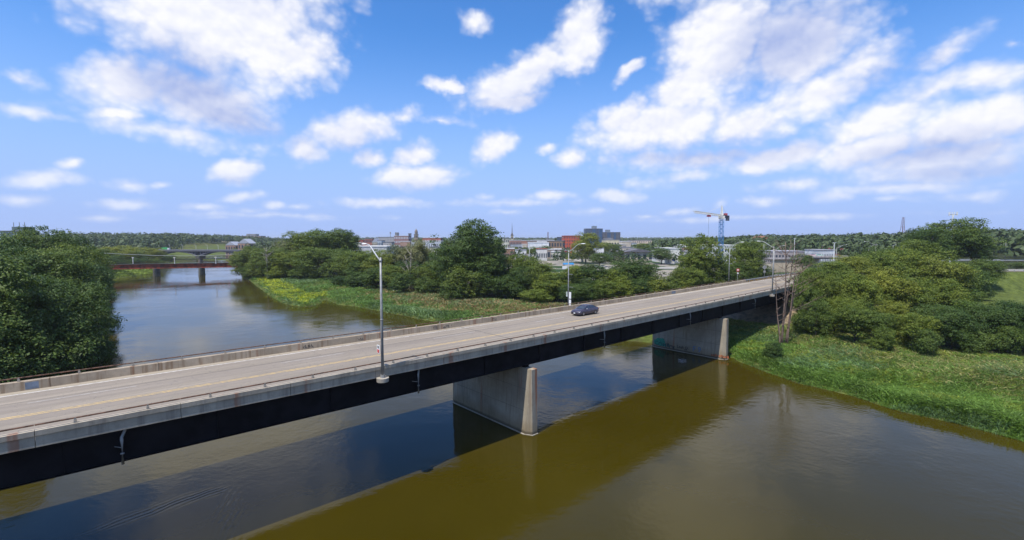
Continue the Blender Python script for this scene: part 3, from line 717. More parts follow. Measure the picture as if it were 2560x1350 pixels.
# ------------------------------------------------------------------ the dark sedan
def sedan(label, x, y, z, yaw, paint, group=None, detail=True, name='sedan_car'):
    t = thing(name, label, 'car', (x, y, z), yaw, group)
    def ring(x, w, z0, z1, tum=.0):
        zm = z0 + (z1 - z0) * .55
        return [(x, -w * .92, z0), (x, w * .92, z0), (x, w, z0 + .12), (x, w, zm), (x, w * (.93 - tum), z1 - .03), (x, w * .8, z1), (x, -w * .8, z1), (x, -w * (.93 - tum), z1 - .03), (x, -w, zm), (x, -w, z0 + .12)]
    body = [(2.42, .60, .34, .58), (2.36, .76, .24, .70), (2.10, .86, .20, .78), (1.6, .91, .19, .90), (1.0, .92, .19, .98), (.2, .92, .19, 1.0), (-.9, .92, .19, 1.02), (-1.7, .91, .20, 1.04), (-2.15, .87, .24, 1.03), (-2.38, .78, .30, .94), (-2.43, .66, .36, .72)]
    MB().loft([ring(*b) for b in reversed(body)]).build('body', paint, t, smooth=True)
    # greenhouse: glass, then the painted roof and pillars
    g = [(1.12, .74, .97, .99), (.35, .70, .98, 1.38), (-.1, .68, .98, 1.45), (-.9, .67, 1.0, 1.43), (-1.35, .67, 1.0, 1.30), (-1.95, .66, 1.0, 1.05)]
    def gr(x, w, z0, z1): return [(x, -w - .12, z0), (x, w + .12, z0), (x, w * .84 + .02, z1), (x, -w * .84 - .02, z1)]
    MB().loft([gr(*b) for b in reversed(g)]).build('window_glass', DARKGLASS, t)
    if detail:
        rf = [(.45, .60, 1.39), (.30, .61, 1.425), (-.1, .60, 1.468), (-.9, .59, 1.448), (-1.2, .58, 1.385)]
        MB().loft([[(x, -w, z - .03), (x, w, z - .03), (x, w * .9, z + .012), (x, -w * .9, z + .012)] for x, w, z in reversed(rf)]).build('roof', paint, t, smooth=True)
        for sg in (-1, 1):
            for (xa, za, wa), (xb, zb, wb) in (((1.06, .99, .83), (.40, 1.38, .60)), ((-.30, .99, .82), (-.32, 1.44, .59)), ((-1.95, 1.04, .76), (-1.22, 1.37, .58))):
                MB().tube([(xa, sg * wa, za), (xb, sg * wb, zb)], .035, 5).build('pillar', paint, t)
            MB().loft([[(.78, sg * .90, .98), (.78, sg * 1.05, .98), (.78, sg * 1.05, 1.09), (.78, sg * .90, 1.09)], [(.62, sg * .90, .99), (.62, sg * 1.04, .99), (.62, sg * 1.04, 1.10), (.62, sg * .90, 1.10)]]).build('wing_mirror', M('chrome_trim', (.75, .75, .77), .25, .03, metal=.6), t)
            MB().loft([[(2.40, sg * .42, .56), (2.26, sg * .80, .58), (2.14, sg * .83, .66), (2.36, sg * .44, .66)], [(2.43, sg * .43, .58), (2.30, sg * .80, .60), (2.10, sg * .86, .70), (2.30, sg * .45, .71)]]).build('headlight', M('clear_headlight', (.85, .86, .9), .12, .03, spec=.9), t)
            MB().box(-2.43, -2.36, min(sg * .45, sg * .80), max(sg * .45, sg * .80), .72, .88).build('tail_light', M('red_tail_light', (.35, .02, .02), .3), t)
            MB().box(-.34, -.32, min(sg * .915, sg * .926), max(sg * .915, sg * .926), .3, .95).build('door_gap', STEEL, t)
        MB().box(2.40, 2.445, -.40, .40, .42, .56).build('grille', M('black_grille', (.02, .02, .022), .4), t)
        MB().box(2.44, 2.46, -.16, .16, .38, .52).build('licence_plate', WHITE, t)
    tm = M('tyre_rubber', (.022, .022, .023), .85); rm = M('alloy_rim', (.30, .30, .31), .35, .05, metal=.7)
    for wx in (1.42, -1.40):
        for sg in (-1, 1):
            w = MB().tube([(wx, sg * .70, .33), (wx, sg * .935, .33)], .33, 16).build('wheel', tm, t, smooth=False)
            MB().tube([(wx, sg * .90, .33), (wx, sg * .942, .33)], .21, 10).build('rim', rm, w)
    return t
PAINT = M('dark_plum_grey_car_paint', (.050, .042, .062), .22, .06, 2.0, spec=.7)
cx_, cy_ = BW(21.4, -9.25)
sedan('dark plum grey sedan driving towards the camera on the bridge', cx_, cy_, ZD + .006, BYAW + math.pi, PAINT)

# ------------------------------------------------------------------ trees
LEAF = [leafmat('leaf_mid_green', (.080, .125, .019), (.145, .190, .030)), leafmat('leaf_dark_green', (.052, .094, .020), (.092, .140, .030)),
        leafmat('leaf_olive_green', (.115, .150, .022), (.185, .215, .034)), leafmat('leaf_grey_green', (.12, .14, .065), (.165, .18, .09)),
        leafmat('leaf_far_green', (.048, .076, .028), (.066, .098, .034), .1, False, .25)]
BARK = M('grey_brown_bark', (.13, .105, .08), .9, .3, 3.0, stretch=(3, 3, .6), bump=.5)
def leaf_quads(pos, nrm, size, r):
    n = len(pos); u = np.cross(nrm, r.normal(size=(n, 3))); u /= np.linalg.norm(u, axis=1, keepdims=True) + 1e-9
    w = np.cross(nrm, u); w /= np.linalg.norm(w, axis=1, keepdims=True) + 1e-9
    s = size[:, None]; u = u * s; w = w * s * .62
    V = np.stack([pos - u, pos - w * .9 + u * .1, pos + u, pos + w * .9 + u * .1], 1).reshape(-1, 3)
    return V, np.arange(4 * n).reshape(-1, 4)
def crown(name, seed, kind, nlobe, nleaf, ls, mat):
    r = np.random.default_rng(seed); cs, rr = [], []
    for _ in range(nlobe):
        d = r.normal(size=3); d /= np.linalg.norm(d); q = r.uniform(.25, 1.0) ** .6
        if kind == 'round': c = np.array([0, 0, .60]) + d * q * np.array([.33, .33, .27]); R_ = r.uniform(.11, .20)
        elif kind == 'tall':
            z = r.uniform(.30, .94); e = .40 * math.sin(math.pi * min(1, (z - .10) / 1.0)) ** .7; a = r.uniform(0, 6.28); q = r.uniform(.2, 1)
            c = np.array([math.cos(a) * e * q, math.sin(a) * e * q, z]); R_ = r.uniform(.08, .15)
        elif kind == 'full':
            z = r.uniform(.10, .88); e = .36 * (1 - .55 * max(0, z - .45) / .45); a = r.uniform(0, 6.28); q = r.uniform(.35, 1)
            c = np.array([math.cos(a) * e * q, math.sin(a) * e * q, z]); R_ = r.uniform(.10, .18)
        elif kind == 'cone':
            z = r.uniform(.06, .93); e = .40 * (1 - z) ** .9; a = r.uniform(0, 6.28)
            c = np.array([math.cos(a) * e * .8, math.sin(a) * e * .8, z]); R_ = .05 + .10 * (1 - z)
        else:
            c = np.array([0, 0, .42]) + d * q * np.array([.34, .34, .30]); R_ = r.uniform(.14, .24)
        cs.append(c); rr.append(R_)
    cs = np.array(cs); rr = np.array(rr)
    # sprays of leaves on the outside of every lobe, thicker on top, with dark gaps between
    sc, sr, so = [], [], []
    for c, R_ in zip(cs, rr):
        k = int(26 * (R_ / .15) ** 1.6) + 6
        d = r.normal(size=(k, 3)); d[:, 2] = d[:, 2] * .9 + .30; d /= np.linalg.norm(d, axis=1, keepdims=True)
        sc.append(c + d * R_ * r.uniform(.70, 1.12, (k, 1))); sr.append(R_ * r.uniform(.20, .46, k)); so.append(d)
    sc = np.concatenate(sc); sr = np.concatenate(sr); so = np.concatenate(so); p = sr ** 2 / np.sum(sr ** 2)
    i = r.choice(len(sc), nleaf, p=p); d = r.normal(size=(nleaf, 3)); d /= np.linalg.norm(d, axis=1, keepdims=True)
    pos = sc[i] + d * (sr[i] * r.random(nleaf) ** .45)[:, None] * np.array([1.15, 1.15, .62])
    pos[:, 2] = np.maximum(pos[:, 2], .02)
    nr = so[i] * .45 + d * .35 + r.normal(size=(nleaf, 3)) * .42 + np.array([0, 0, .55]); nr /= np.linalg.norm(nr, axis=1, keepdims=True)
    pos[:, 2] /= np.percentile(pos[:, 2], 99.6); pos[:, :2] *= .5 / np.percentile(np.hypot(pos[:, 0], pos[:, 1]), 97)
    V, Qd = leaf_quads(pos, nr, ls * r.uniform(.6, 1.35, nleaf), r)
    return npmesh(name, V, Qd, mat)
def trunk_mesh(seed, kind):
    r = random.Random(seed); mb = MB(); top = {'round': .62, 'tall': .85, 'full': .7, 'cone': .9, 'bush': .4}[kind]
    mb.tube([(0, 0, -.06), (.004, 0, .1), (.012, -.01, top * .5), (0, .01, top)], [.030, .022, .016, .006], 7)
    for k in range(7 if kind != 'cone' else 3):
        a = r.uniform(0, 6.28); z = r.uniform(.22, .6) * top; L = r.uniform(.18, .32)
        mb.tube([(0, 0, z), (math.cos(a) * L * .5, math.sin(a) * L * .5, z + L * .45), (math.cos(a) * L, math.sin(a) * L, z + L * .75)], [.012, .008, .003], 5)
    return mb.mesh('trunk', BARK, True)
PRO = {}
def proto(kind, v):
    key = (kind, v)
    if key not in PRO:
        cfg = {'round': (24, 20000, .0128), 'tall': (56, 22000, .0120), 'full': (30, 21000, .0128), 'cone': (36, 9000, .016), 'bush': (18, 11000, .019), }[kind]
        seed = {'round': 10, 'tall': 20, 'full': 30, 'cone': 40, 'bush': 50}[kind] + v
        PRO[key] = (crown('crown', seed, kind, cfg[0], cfg[1], cfg[2], LEAF[0]), trunk_mesh(seed, kind))
    return PRO[key]
WORDS = {0: 'mid green', 1: 'dark green', 2: 'olive green', 3: 'pale grey green', 4: 'green'}
KW = {'round': 'round tree', 'tall': 'tall airy tree', 'full': 'leafy tree', 'cone': 'conifer', 'bush': 'low bush'}
ORD = ['first', 'second', 'third', 'fourth', 'fifth', 'sixth', 'seventh', 'eighth', 'ninth', 'tenth', 'eleventh', 'twelfth', 'thirteenth', 'fourteenth', 'fifteenth', 'sixteenth', 'seventeenth', 'eighteenth', 'nineteenth', 'twentieth', 'twenty-first', 'twenty-second', 'twenty-third', 'twenty-fourth', 'twenty-fifth', 'twenty-sixth', 'twenty-seventh', 'twenty-eighth', 'twenty-ninth', 'thirtieth', 'thirty-first', 'thirty-second', 'thirty-third', 'thirty-fourth', 'thirty-fifth']
rt = random.Random(11)
def trees(lst, place, group):
    lst = sorted(lst, key=lambda q: q[0])
    for k, (px, d, top, wpx, kind, mi) in enumerate(lst):
        if place.startswith('in the left bank front'): px -= 12; mi = 1  # deep shade of the left edge put into the colour by the dark leaf
        if group == 'trees on the far bank' and kind == f_ and (px > 1225 or 880 < px < 1100): top += 12
        if group == 'trees behind the bridge' and kind == f_ and px < 1640: top += 8
        x = (px - 1280) / F * d; x = A(px, Y0, d)[0]
        g = gz(x, d); ztop = A(px, top, d)[2]; h = max(1.2, ztop - g); w = wpx * d / F * 1.12
        w = min(w, h * 1.7) if kind != 'bush' else w
        if kind == f_ and wpx < 115 and rt.random() < .28 and group != 'trees on the left bank': kind = t_l
        cm, tm = proto(kind, rt.randrange(4))
        nm = 'bush' if kind == 'bush' else ('conifer' if kind == 'cone' else 'tree')
        t = thing(nm, '%s %s, %s from left %s' % (WORDS[mi], KW[kind], ORD[k], place), nm if nm != 'conifer' else 'tree', (x, d, g - .1), rt.uniform(0, 6.28), group, (w, w, h))
        obj('trunk', tm, t); cr_ = obj('crown', cm, t); cr_.material_slots[0].link = 'OBJECT'; cr_.material_slots[0].material = LEAF[mi]
f_, r_, t_l, b_, c_ = 'full', 'round', 'tall', 'bush', 'cone'
trees([(-70, 66, 640, 260, f_, 1), (10, 70, 700, 230, f_, 1), (95, 76, 690, 200, f_, 1), (185, 84, 700, 170, f_, 1), (228, 94, 735, 100, f_, 1), (120, 71, 800, 160, b_, 1), (205, 80, 815, 110, b_, 1), (40, 66, 830, 170, b_, 1),
       (-30, 100, 590, 200, r_, 0), (30, 98, 625, 180, f_, 0), (110, 104, 625, 190, f_, 0), (205, 112, 655, 140, f_, 0), (236, 128, 690, 80, f_, 1), (250, 108, 775, 60, b_, 1)],
      'in the left bank front rows', 'trees on the left bank')
trees([(65, 132, 580, 130, r_, 1), (120, 140, 568, 140, t_l, 1), (165, 138, 590, 110, t_l, 1), (200, 150, 618, 110, r_, 0), (150, 122, 612, 150, r_, 0), (228, 172, 655, 80, f_, 1), (246, 205, 668, 60, f_, 1), (252, 178, 705, 40, b_, 1), (15, 150, 600, 140, r_, 0), (215, 230, 630, 100, r_, 0)],
      'in the left bank back rows', 'trees on the left bank')
trees([(240, 290, 622, 120, r_, 0), (290, 320, 614, 120, r_, 2), (335, 340, 625, 90, f_, 1), (365, 370, 618, 110, r_, 2), (300, 300, 648, 90, f_, 1), (345, 315, 645, 100, f_, 1), (395, 395, 628, 70, f_, 2), (415, 410, 640, 60, f_, 1), (385, 350, 648, 60, f_, 1), (262, 280, 640, 70, f_, 1), (425, 470, 636, 60, f_, 0), (590, 640, 620, 50, r_, 0)],
      'behind the red bridge', 'trees by the red bridge')
trees([(606, 268, 628, 60, f_, 2), (628, 262, 616, 80, r_, 2), (655, 252, 630, 80, f_, 2), (688, 246, 618, 90, f_, 0), (718, 262, 600, 80, r_, 3), (758, 262, 578, 100, t_l, 0), (815, 262, 574, 120, t_l, 0), (864, 268, 572, 70, t_l, 1), (735, 240, 630, 100, f_, 0), (795, 234, 618, 120, f_, 0), (848, 226, 622, 90, f_, 1), (672, 240, 650, 60, f_, 2), (620, 255, 660, 40, b_, 1), (760, 226, 668, 70, b_, 1), (700, 236, 665, 60, b_, 0), (830, 262, 600, 110, r_, 0)],
      'between red bridge and tall lamp', 'trees on the far bank')
trees([(884, 216, 618, 100, f_, 0), (928, 210, 612, 110, f_, 0), (965, 200, 622, 100, f_, 2), (905, 204, 640, 80, f_, 1), (1005, 204, 612, 90, r_, 3), (1045, 196, 600, 80, r_, 3), (1078, 188, 640, 90, f_, 0), (988, 178, 652, 80, f_, 0), (1020, 180, 640, 80, f_, 1), (1055, 172, 655, 80, f_, 2), (1005, 166, 682, 60, b_, 1), (1062, 164, 690, 60, b_, 1), (940, 184, 668, 80, b_, 1), (1110, 176, 620, 80, f_, 1), (860, 196, 690, 70, b_, 1), (895, 192, 678, 60, b_, 1)],
      'between tall lamp and giant tree', 'trees on the far bank')
trees([(1178, 164, 550, 165, t_l, 1), (1140, 160, 600, 110, t_l, 1), (1215, 164, 600, 110, t_l, 1), (1160, 149, 668, 90, b_, 2), (1195, 158, 640, 130, f_, 1), (1235, 162, 632, 80, f_, 1), (1272, 168, 624, 100, f_, 0), (1318, 168, 630, 100, f_, 0), (1300, 156, 655, 80, f_, 1), (1352, 156, 640, 90, f_, 2), (1372, 148, 668, 90, f_, 0), (1340, 141, 722, 80, b_, 0), (1248, 152, 690, 80, b_, 1), (1285, 152, 690, 60, b_, 1), (1130, 148, 700, 60, b_, 1), (1395, 146, 672, 70, f_, 1)],
      'from giant tree to parapet lamp', 'trees on the far bank')
trees([(1440, 146, 655, 90, f_, 0), (1478, 144, 650, 90, f_, 1), (1528, 143, 662, 100, f_, 0), (1575, 146, 640, 100, f_, 1), (1612, 148, 650, 80, f_, 1), (1555, 138, 690, 90, f_, 0), (1465, 134, 700, 80, f_, 1), (1505, 136, 690, 80, f_, 0), (1428, 138, 700, 60, f_, 1), (1638, 142, 692, 80, b_, 2), (1672, 146, 690, 70, b_, 2), (1600, 138, 690, 70, f_, 1), (1705, 152, 668, 60, f_, 2), (1728, 156, 622, 80, f_, 0), (1755, 160, 586, 100, t_l, 0), (1782, 160, 640, 80, f_, 0), (1868, 172, 604, 90, f_, 0), (1838, 168, 655, 80, f_, 1), (1802, 164, 660, 60, f_, 1), (1895, 176, 645, 60, f_, 1), (1915, 172, 672, 40, f_, 1), (1695, 146, 705, 60, b_, 2), (1880, 168, 675, 50, f_, 1), (1740, 150, 670, 80, f_, 0)],
      'behind parapet right of its lamp', 'trees behind the bridge')
trees([(1465, 340, 582, 80, f_, 2), (1500, 300, 632, 76, r_, 1), (1547, 330, 615, 48, c_, 1), (1655, 330, 620, 76, r_, 1), (1395, 410, 630, 46, r_, 0), (1418, 380, 634, 40, r_, 1), (1335, 430, 617, 36, r_, 0), (1363, 430, 614, 40, r_, 1), (1270, 430, 617, 34, r_, 1), (1292, 440, 617, 30, r_, 0), (1312, 440, 618, 26, r_, 1), (2010, 235, 634, 46, r_, 1), (1600, 420, 608, 44, r_, 0), (1512, 430, 606, 36, r_, 0), (1535, 450, 608, 50, r_, 1), (1240, 420, 615, 40, r_, 0)],
      'in the town park', 'trees in the town')
trees([(2035, 108, 668, 90, f_, 0), (2075, 116, 652, 110, f_, 0), (2130, 122, 640, 120, f_, 2), (2190, 128, 630, 120, r_, 0), (2250, 130, 622, 130, f_, 0), (2330, 130, 640, 140, r_, 2), (2395, 130, 655, 120, f_, 0), (2290, 152, 600, 120, r_, 0), (2440, 138, 672, 90, f_, 1), (2330, 172, 572, 110, t_l, 1), (2385, 176, 546, 130, t_l, 1), (2435, 172, 590, 90, t_l, 1), (2295, 176, 572, 50, t_l, 1), (2472, 156, 648, 70, f_, 1), (2210, 140, 616, 100, r_, 1)],
      'in the right wood\'s back rows', 'wood on the right bank')
trees([(2028, 98, 704, 80, f_, 0), (2062, 101, 682, 100, f_, 2), (2112, 104, 676, 100, r_, 0), (2165, 100, 690, 110, f_, 0), (2222, 104, 676, 120, r_, 2), (2285, 102, 690, 110, f_, 0), (2345, 106, 694, 120, r_, 0), (2412, 106, 712, 110, f_, 0),
       (2050, 92, 752, 70, f_, 1), (2098, 95, 742, 80, f_, 0), (2150, 86, 752, 100, r_, 0), (2198, 83, 776, 90, f_, 1), (2245, 88, 752, 100, f_, 2), (2292, 81, 782, 100, f_, 0), (2345, 85, 760, 110, f_, 1), (2395, 80, 772, 100, r_, 1), (2440, 84, 752, 100, f_, 0), (2490, 80, 765, 100, f_, 1), (2535, 84, 752, 90, r_, 1), (2580, 79, 758, 110, f_, 1), (2640, 82, 745, 110, f_, 1), (2700, 80, 750, 120, f_, 1),
       (2014, 94, 775, 46, b_, 1), (2225, 79, 815, 60, b_, 0), (2330, 77, 822, 60, b_, 1), (2450, 77, 818, 70, b_, 1), (2540, 76, 815, 70, b_, 1)],
      'in the right wood\'s front rows', 'wood on the right bank')
trees([(1945, 80, 852, 52, b_, 1), (1780, 60, 1500, 1, b_, 1)][:1], 'at the foot of the dead tree', 'bushes on the right bank')
trees([(2546, 245, 655, 36, r_, 1)], 'standing on the mown lawn', 'tree on the lawn')
# far woods, too small to tell apart
def far_wood(name, label, n, azr, dr, hr, wr, seed, mat, nl=80):
    r = np.random.default_rng(seed); a = np.radians(r.uniform(*azr, n)); d = np.sqrt(r.uniform(dr[0] ** 2, dr[1] ** 2, n))
    x = d * np.sin(a); y = d * np.cos(a); ok = (river_dist(x, y) > 4); x, y = x[ok], y[ok]; n = len(x)
    z = ground(x, y); h = r.uniform(*hr, n); w = r.uniform(*wr, n)
    i = np.repeat(np.arange(n), nl); m = len(i)
    q = r.normal(size=(m, 3)); q /= np.linalg.norm(q, axis=1, keepdims=True); q[:, 2] = np.abs(q[:, 2]) * 1.25 - .25
    bump = 1 + .22 * np.sin(q[:, 0] * 6 + i) * np.cos(q[:, 1] * 6 + 2.3 * i)
    pos = np.stack([x[i] + q[:, 0] * w[i] * .5 * bump, y[i] + q[:, 1] * w[i] * .5 * bump, z[i] + h[i] * (.42 + .55 * q[:, 2] * bump)], 1)
    nr = q + r.normal(size=(m, 3)) * .35; nr /= np.linalg.norm(nr, axis=1, keepdims=True)
    V, Qd = leaf_quads(pos, nr, w[i] * .125 * r.uniform(.7, 1.3, m), r)
    return tag(obj(name, npmesh(name, V, Qd, mat)), label, 'woodland', kind='stuff')
far_wood('far_woodland', 'dark wooded ridge beyond the arched bridge on the left', 900, (-44, -22), (640, 1500), (11, 18), (10, 17), 1, LEAF[4])
far_wood('far_woodland', 'wooded hillside behind the crane and the overpass on the right', 1500, (16, 48), (430, 1300), (11, 17), (10, 17), 2, LEAF[4])
far_wood('far_woodland', 'distant tree line behind the town', 1500, (-24, 28), (950, 3200), (11, 18), (14, 24), 3, LEAF[4], 55)
far_wood('far_woodland', 'scattered street trees among the town roofs', 420, (-17, 30), (330, 900), (6, 10), (6, 10), 4, LEAF[4], 70)
# ------------------------------------------------------------------ bank vegetation
def scatter(name, label, x, y, tints, h, size, seed, per=8, spread=.5, wide=.065):
    r = np.random.default_rng(seed); n = len(x); z = ground(x, y)
    i = np.repeat(np.arange(n), per); m = len(i)
    ang = r.uniform(0, 6.28, m); rad = spread * np.sqrt(r.random(m)) * (.5 + h[i])
    base = np.stack([x[i] + np.cos(ang) * rad, y[i] + np.sin(ang) * rad, z[i] - .05], 1)
    L = h[i] * r.uniform(.45, 1.25, m) + size
    lean = r.normal(size=(m, 2)) * .42
    up = np.stack([lean[:, 0], lean[:, 1], np.ones(m)], 1) * L[:, None]
    sd = r.normal(size=(m, 3)); sd[:, 2] *= .3; sd /= np.linalg.norm(sd, axis=1, keepdims=True); sd *= (size * wide * r.uniform(.6, 1.6, m) * (1 + L))[:, None] * 2.2
    droop = np.stack([lean[:, 0], lean[:, 1], -.35 * np.ones(m)], 1) * L[:, None] * .5
    V = np.stack([base, base + up * .6 - sd, base + up + droop, base + up * .6 + sd], 1).reshape(-1, 3)
    c = np.repeat(tints[i] * (.75 + .5 * r.random((m, 1))), 4, axis=0) * np.array([1.85, 2.1, 1.9])
    return tag(obj(name, npmesh(name, V, np.arange(4 * m).reshape(-1, 4), leafmat('bank_plant_leaf', None, None, .3, True), c)), label, 'plants', kind='stuff')
def region(r, n, poly, z=1.5):                 # even scatter over a screen-shaped patch of bank
    px = r.uniform(poly[0], poly[1], n); py = r.uniform(poly[2], poly[3], n)
    q = np.array([P(a, b, z)[:2] for a, b in zip(px, py)]); return q[:, 0], q[:, 1]
r = np.random.default_rng(3)
x, y = region(r, 30000, (1820, 2660, 800, 1130)); d = river_dist(x, y)
s_ = (x - B0.x) * BD.x + (y - B0.y) * BD.y; o_2 = (x - B0.x) * BN.x + (y - B0.y) * BN.y
ok = (d > .25) & (d < 34) & ~((o_2 < 1.0) & (s_ > 78)); x, y, d = x[ok], y[ok], d[ok]
w1 = wob(x, y, 3.2) * .5 + .5; w2 = wob(x + 30, y - 9, 6.5) * .5 + .5; w3 = wob(x - 11, y + 5, 1.6) * .5 + .5
tn = np.zeros((len(x), 3)); tn[:] = (.075, .112, .022); tn = tn * (.75 + .5 * w1[:, None])
k = (w2 > .66) & (r.random(len(x)) < .6); tn[k] = np.array([.080, .115, .050]) * (.8 + .4 * w1[k, None])
k = (w3 > .62) & (d > 3) & (r.random(len(x)) < .5); tn[k] = np.array([.130, .140, .022])
k = (r.random(len(x)) < .38 * sstep(11, 19, d + 4 * w1)); tn[k] = np.array([.165, .135, .058]) * (.7 + .6 * r.random(k.sum())[:, None])
hgt_ = (.25 + .55 * w2 + .25 * r.random(len(x))) * sstep(.1, 2.5, d) + .12
scatter('bank_weeds', 'dense green weeds and dry grass on the near right bank', x, y, tn, hgt_, .16, 5, per=26, spread=.65)
x, y = region(r, 26000, (560, 1560, 672, 850), 1.2); d = river_dist(x, y)
ok = (d > .2) & (d < 30) & (y > 95); x, y, d = x[ok], y[ok], d[ok]
w1 = wob(x, y, 4.0) * .5 + .5; w2 = wob(x + 30, y - 9, 8.5) * .5 + .5
tn = np.zeros((len(x), 3)); tn[:] = (.070, .105, .028); tn = tn * (.7 + .6 * w1[:, None])
k = (w2 > .6); tn[k] = np.array([.085, .115, .050]) * (.8 + .4 * w1[k, None])
ppx = 1280 + F * x / y; 
k = (r.random(len(x)) < .5 * sstep(7, 13, d + 5 * w1) * sstep(860, 1020, ppx)); tn[k] = np.array([.175, .112, .060]) * (.7 + .6 * r.random(k.sum())[:, None])
k = (ppx > 640) & (ppx < 815) & (d > 2.2) & (d < 11) & (r.random(len(x)) < .5 + .4 * w2); tn[k] = np.array([.22, .215, .022]) * (.75 + .5 * r.random(k.sum())[:, None])
hgt_ = (.3 + .7 * w2 + .3 * r.random(len(x))) * sstep(.1, 2.0, d) + .1
scatter('bank_weeds', 'weeds with yellow goldenrod and russet grass on the far bank', x, y, tn, hgt_, .25, 6, per=16, spread=.8)
x, y = region(r, 5000, (262, 470, 668, 702), .8); d = river_dist(x, y); ok = (d > .2) & (d < 40); x, y = x[ok], y[ok]
tn = np.zeros((len(x), 3)); tn[:] = (.115, .135, .028); tn *= (.6 + .8 * r.random(len(x)))[:, None]
scatter('bank_weeds', 'bright green grass on the low spit before the red bridge', x, y, tn, .3 + .8 * r.random(len(x)), .4, 7, per=8, spread=1.2)
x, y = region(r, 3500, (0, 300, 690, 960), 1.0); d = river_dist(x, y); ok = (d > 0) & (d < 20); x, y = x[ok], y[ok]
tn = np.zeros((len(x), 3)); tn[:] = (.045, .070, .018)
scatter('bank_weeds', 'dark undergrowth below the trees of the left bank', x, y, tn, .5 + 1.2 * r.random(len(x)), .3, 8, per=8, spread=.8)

# ------------------------------------------------------------------ the bare dead tree
def dead_tree(label, px, d, ytop, seed, mat, stems, name='dead_tree'):
    x = A(px, Y0, d)[0]; g = gz(x, d); h = A(px, ytop, d)[2] - g
    t = thing(name, label, 'tree', (x, d, g - .1)); r = random.Random(seed)
    def limb(mb, p, dirv_, L, rad, depth):
        pts = [p]; q = Vector(p); dv = Vector(dirv_).normalized(); n = 5
        for k in range(n):
            dv = (dv + Vector((r.uniform(-.16, .16), r.uniform(-.16, .16), .09))).normalized(); q = q + dv * L / n; pts.append(tuple(q))
        mb.tube(pts, [rad * (1 - .75 * k / n) for k in range(n + 1)], 5)
        if depth > 0:
            for k in range(3 if depth > 1 else 2):
                b = Vector(pts[r.randint(2, 4)]); a = r.uniform(0, 6.28)
                limb(mb, tuple(b), (dv + Vector((math.cos(a), math.sin(a), r.uniform(-.15, .3))) * .9), L * r.uniform(.35, .6), rad * .42, depth - 1)
    for k, (dx, lean, f_h, rad) in enumerate(stems):
        mb = MB(); top = h * f_h; pts = []
        for j in range(9):
            u = j / 8; pts.append((dx + lean * top * u ** 1.3 + .25 * math.sin(3 * u + k), .25 * math.cos(4 * u + k), top * u))
        mb.tube(pts, [rad * (1 - .78 * j / 8) for j in range(9)], 7); mb.build('stem', mat, t, smooth=True)
        for j in range(int(7 * f_h) + 1):
            bb = MB(); p = pts[r.randint(3, 7)]; a = r.uniform(0, 6.28); limb(bb, p, (math.cos(a), math.sin(a) * .7, r.uniform(.1, .8)), top * r.uniform(.14, .30), rad * .36, 2)
            bb.build('branch', mat, t)
    return t
DEADW = M('bare_dead_wood', (.185, .13, .10), .9, .25, 2.0)
dead_tree('bare dead tree with several pale stems in front of the bridge end', 1965, 88, 604, 5, DEADW, [(0, -.01, 1.0, .21), (.5, .10, .93, .18), (-.7, -.02, .40, .20), (.8, .17, .80, .15), (-.2, -.12, .72, .13), (.3, .05, .98, .14)])
PALEW = M('pale_bare_wood', (.34, .30, .26), .9, .15, 2.0)
dead_tree('pale bare trunk among the trees of the far bank', 1022, 174, 622, 8, PALEW, [(0, .05, 1.0, .28), (.8, -.16, .85, .2), (1.2, .10, .6, .18)])
dead_tree('thin bare tree beside the red bridge bank', 664, 236, 618, 9, PALEW, [(0, .02, 1.0, .3), (.4, -.04, .8, .2)])

# ------------------------------------------------------------------ bridges upstream
def mat4(o, c): return M(o, c, .8, .12, .4)
def frame2(a, b): return (a[0], a[1], 0), math.atan2(b[1] - a[1], b[0] - a[0])
STONE = M('dark_stone_pier', (.10, .10, .085), .9, .25, .8)
a, b = P(392, 690), P(505, 687.5)
loc, yaw = frame2(a, b); L = math.hypot(b[0] - a[0], b[1] - a[1])
RB = thing('railway_bridge', 'rust red plate girder bridge low over the river upstream', 'bridge', loc, yaw)
zt, zb = 7.2, 4.5
for k in range(-2, 4):
    g = MB().box(k * L + .2, (k + 1) * L - .2, -1.4, -1.25, zb, zt - .25).box(k * L + .2, (k + 1) * L - .2, -1.6, -1.1, zt - .25, zt - .15).box(k * L + .2, (k + 1) * L - .2, -1.6, -1.1, zb - .08, zb).build('girder', REDS, RB)
    MB().box(k * L + .2, (k + 1) * L - .2, 1.25, 1.4, zb, zt - .25).build('girder', REDS, RB)
    for j in range(1, 9): MB().box(k * L + j * L / 9 - .06, k * L + j * L / 9 + .06, -1.5, -1.4, zb + .02, zt - .27).build('stiffener', REDS, g)
MB().box(-2 * L, 4 * L, -1.9, 1.9, zt - .14, zt + .05).build('deck', M('dark_timber_deck', (.07, .06, .055), .9), RB)
MB().box(-2 * L, 4 * L, -1.95, -1.88, zt + .9, zt + .97).build('handrail', RUST, RB)
for k in range(-1, 4):
    MB().loft([[(k * L + 1.6 * math.cos(t) * q, 3.6 * math.sin(t) * q, z) for t in np.linspace(0, 6.28, 13)[:-1]] for z, q in ((-2, 1.12), (.2, 1.1), (.22, 1.0), (zb - .1, .92))]).build('pier', STONE, RB)
MASTM = M('pale_mast', (.60, .56, .54), .7, .05)
for px, yt, lab in ((332, 643, 'left of the three pale masts on the red bridge'), (436, 643, 'middle of the three pale masts on the red bridge'), (539, 642, 'right of the three pale masts on the red bridge')):
    d = 277.0; q = A(px, yt, d)
    t = thing('signal_mast', lab, 'mast', (q[0], d, zt)); MB().tube([(0, 0, 0), (0, 0, q[2] - zt)], [.28, .2], 6).build('post', MASTM, t); MB().box(-.5, .5, -.2, .2, q[2] - zt - .5, q[2] - zt).build('cap', MASTM, t)
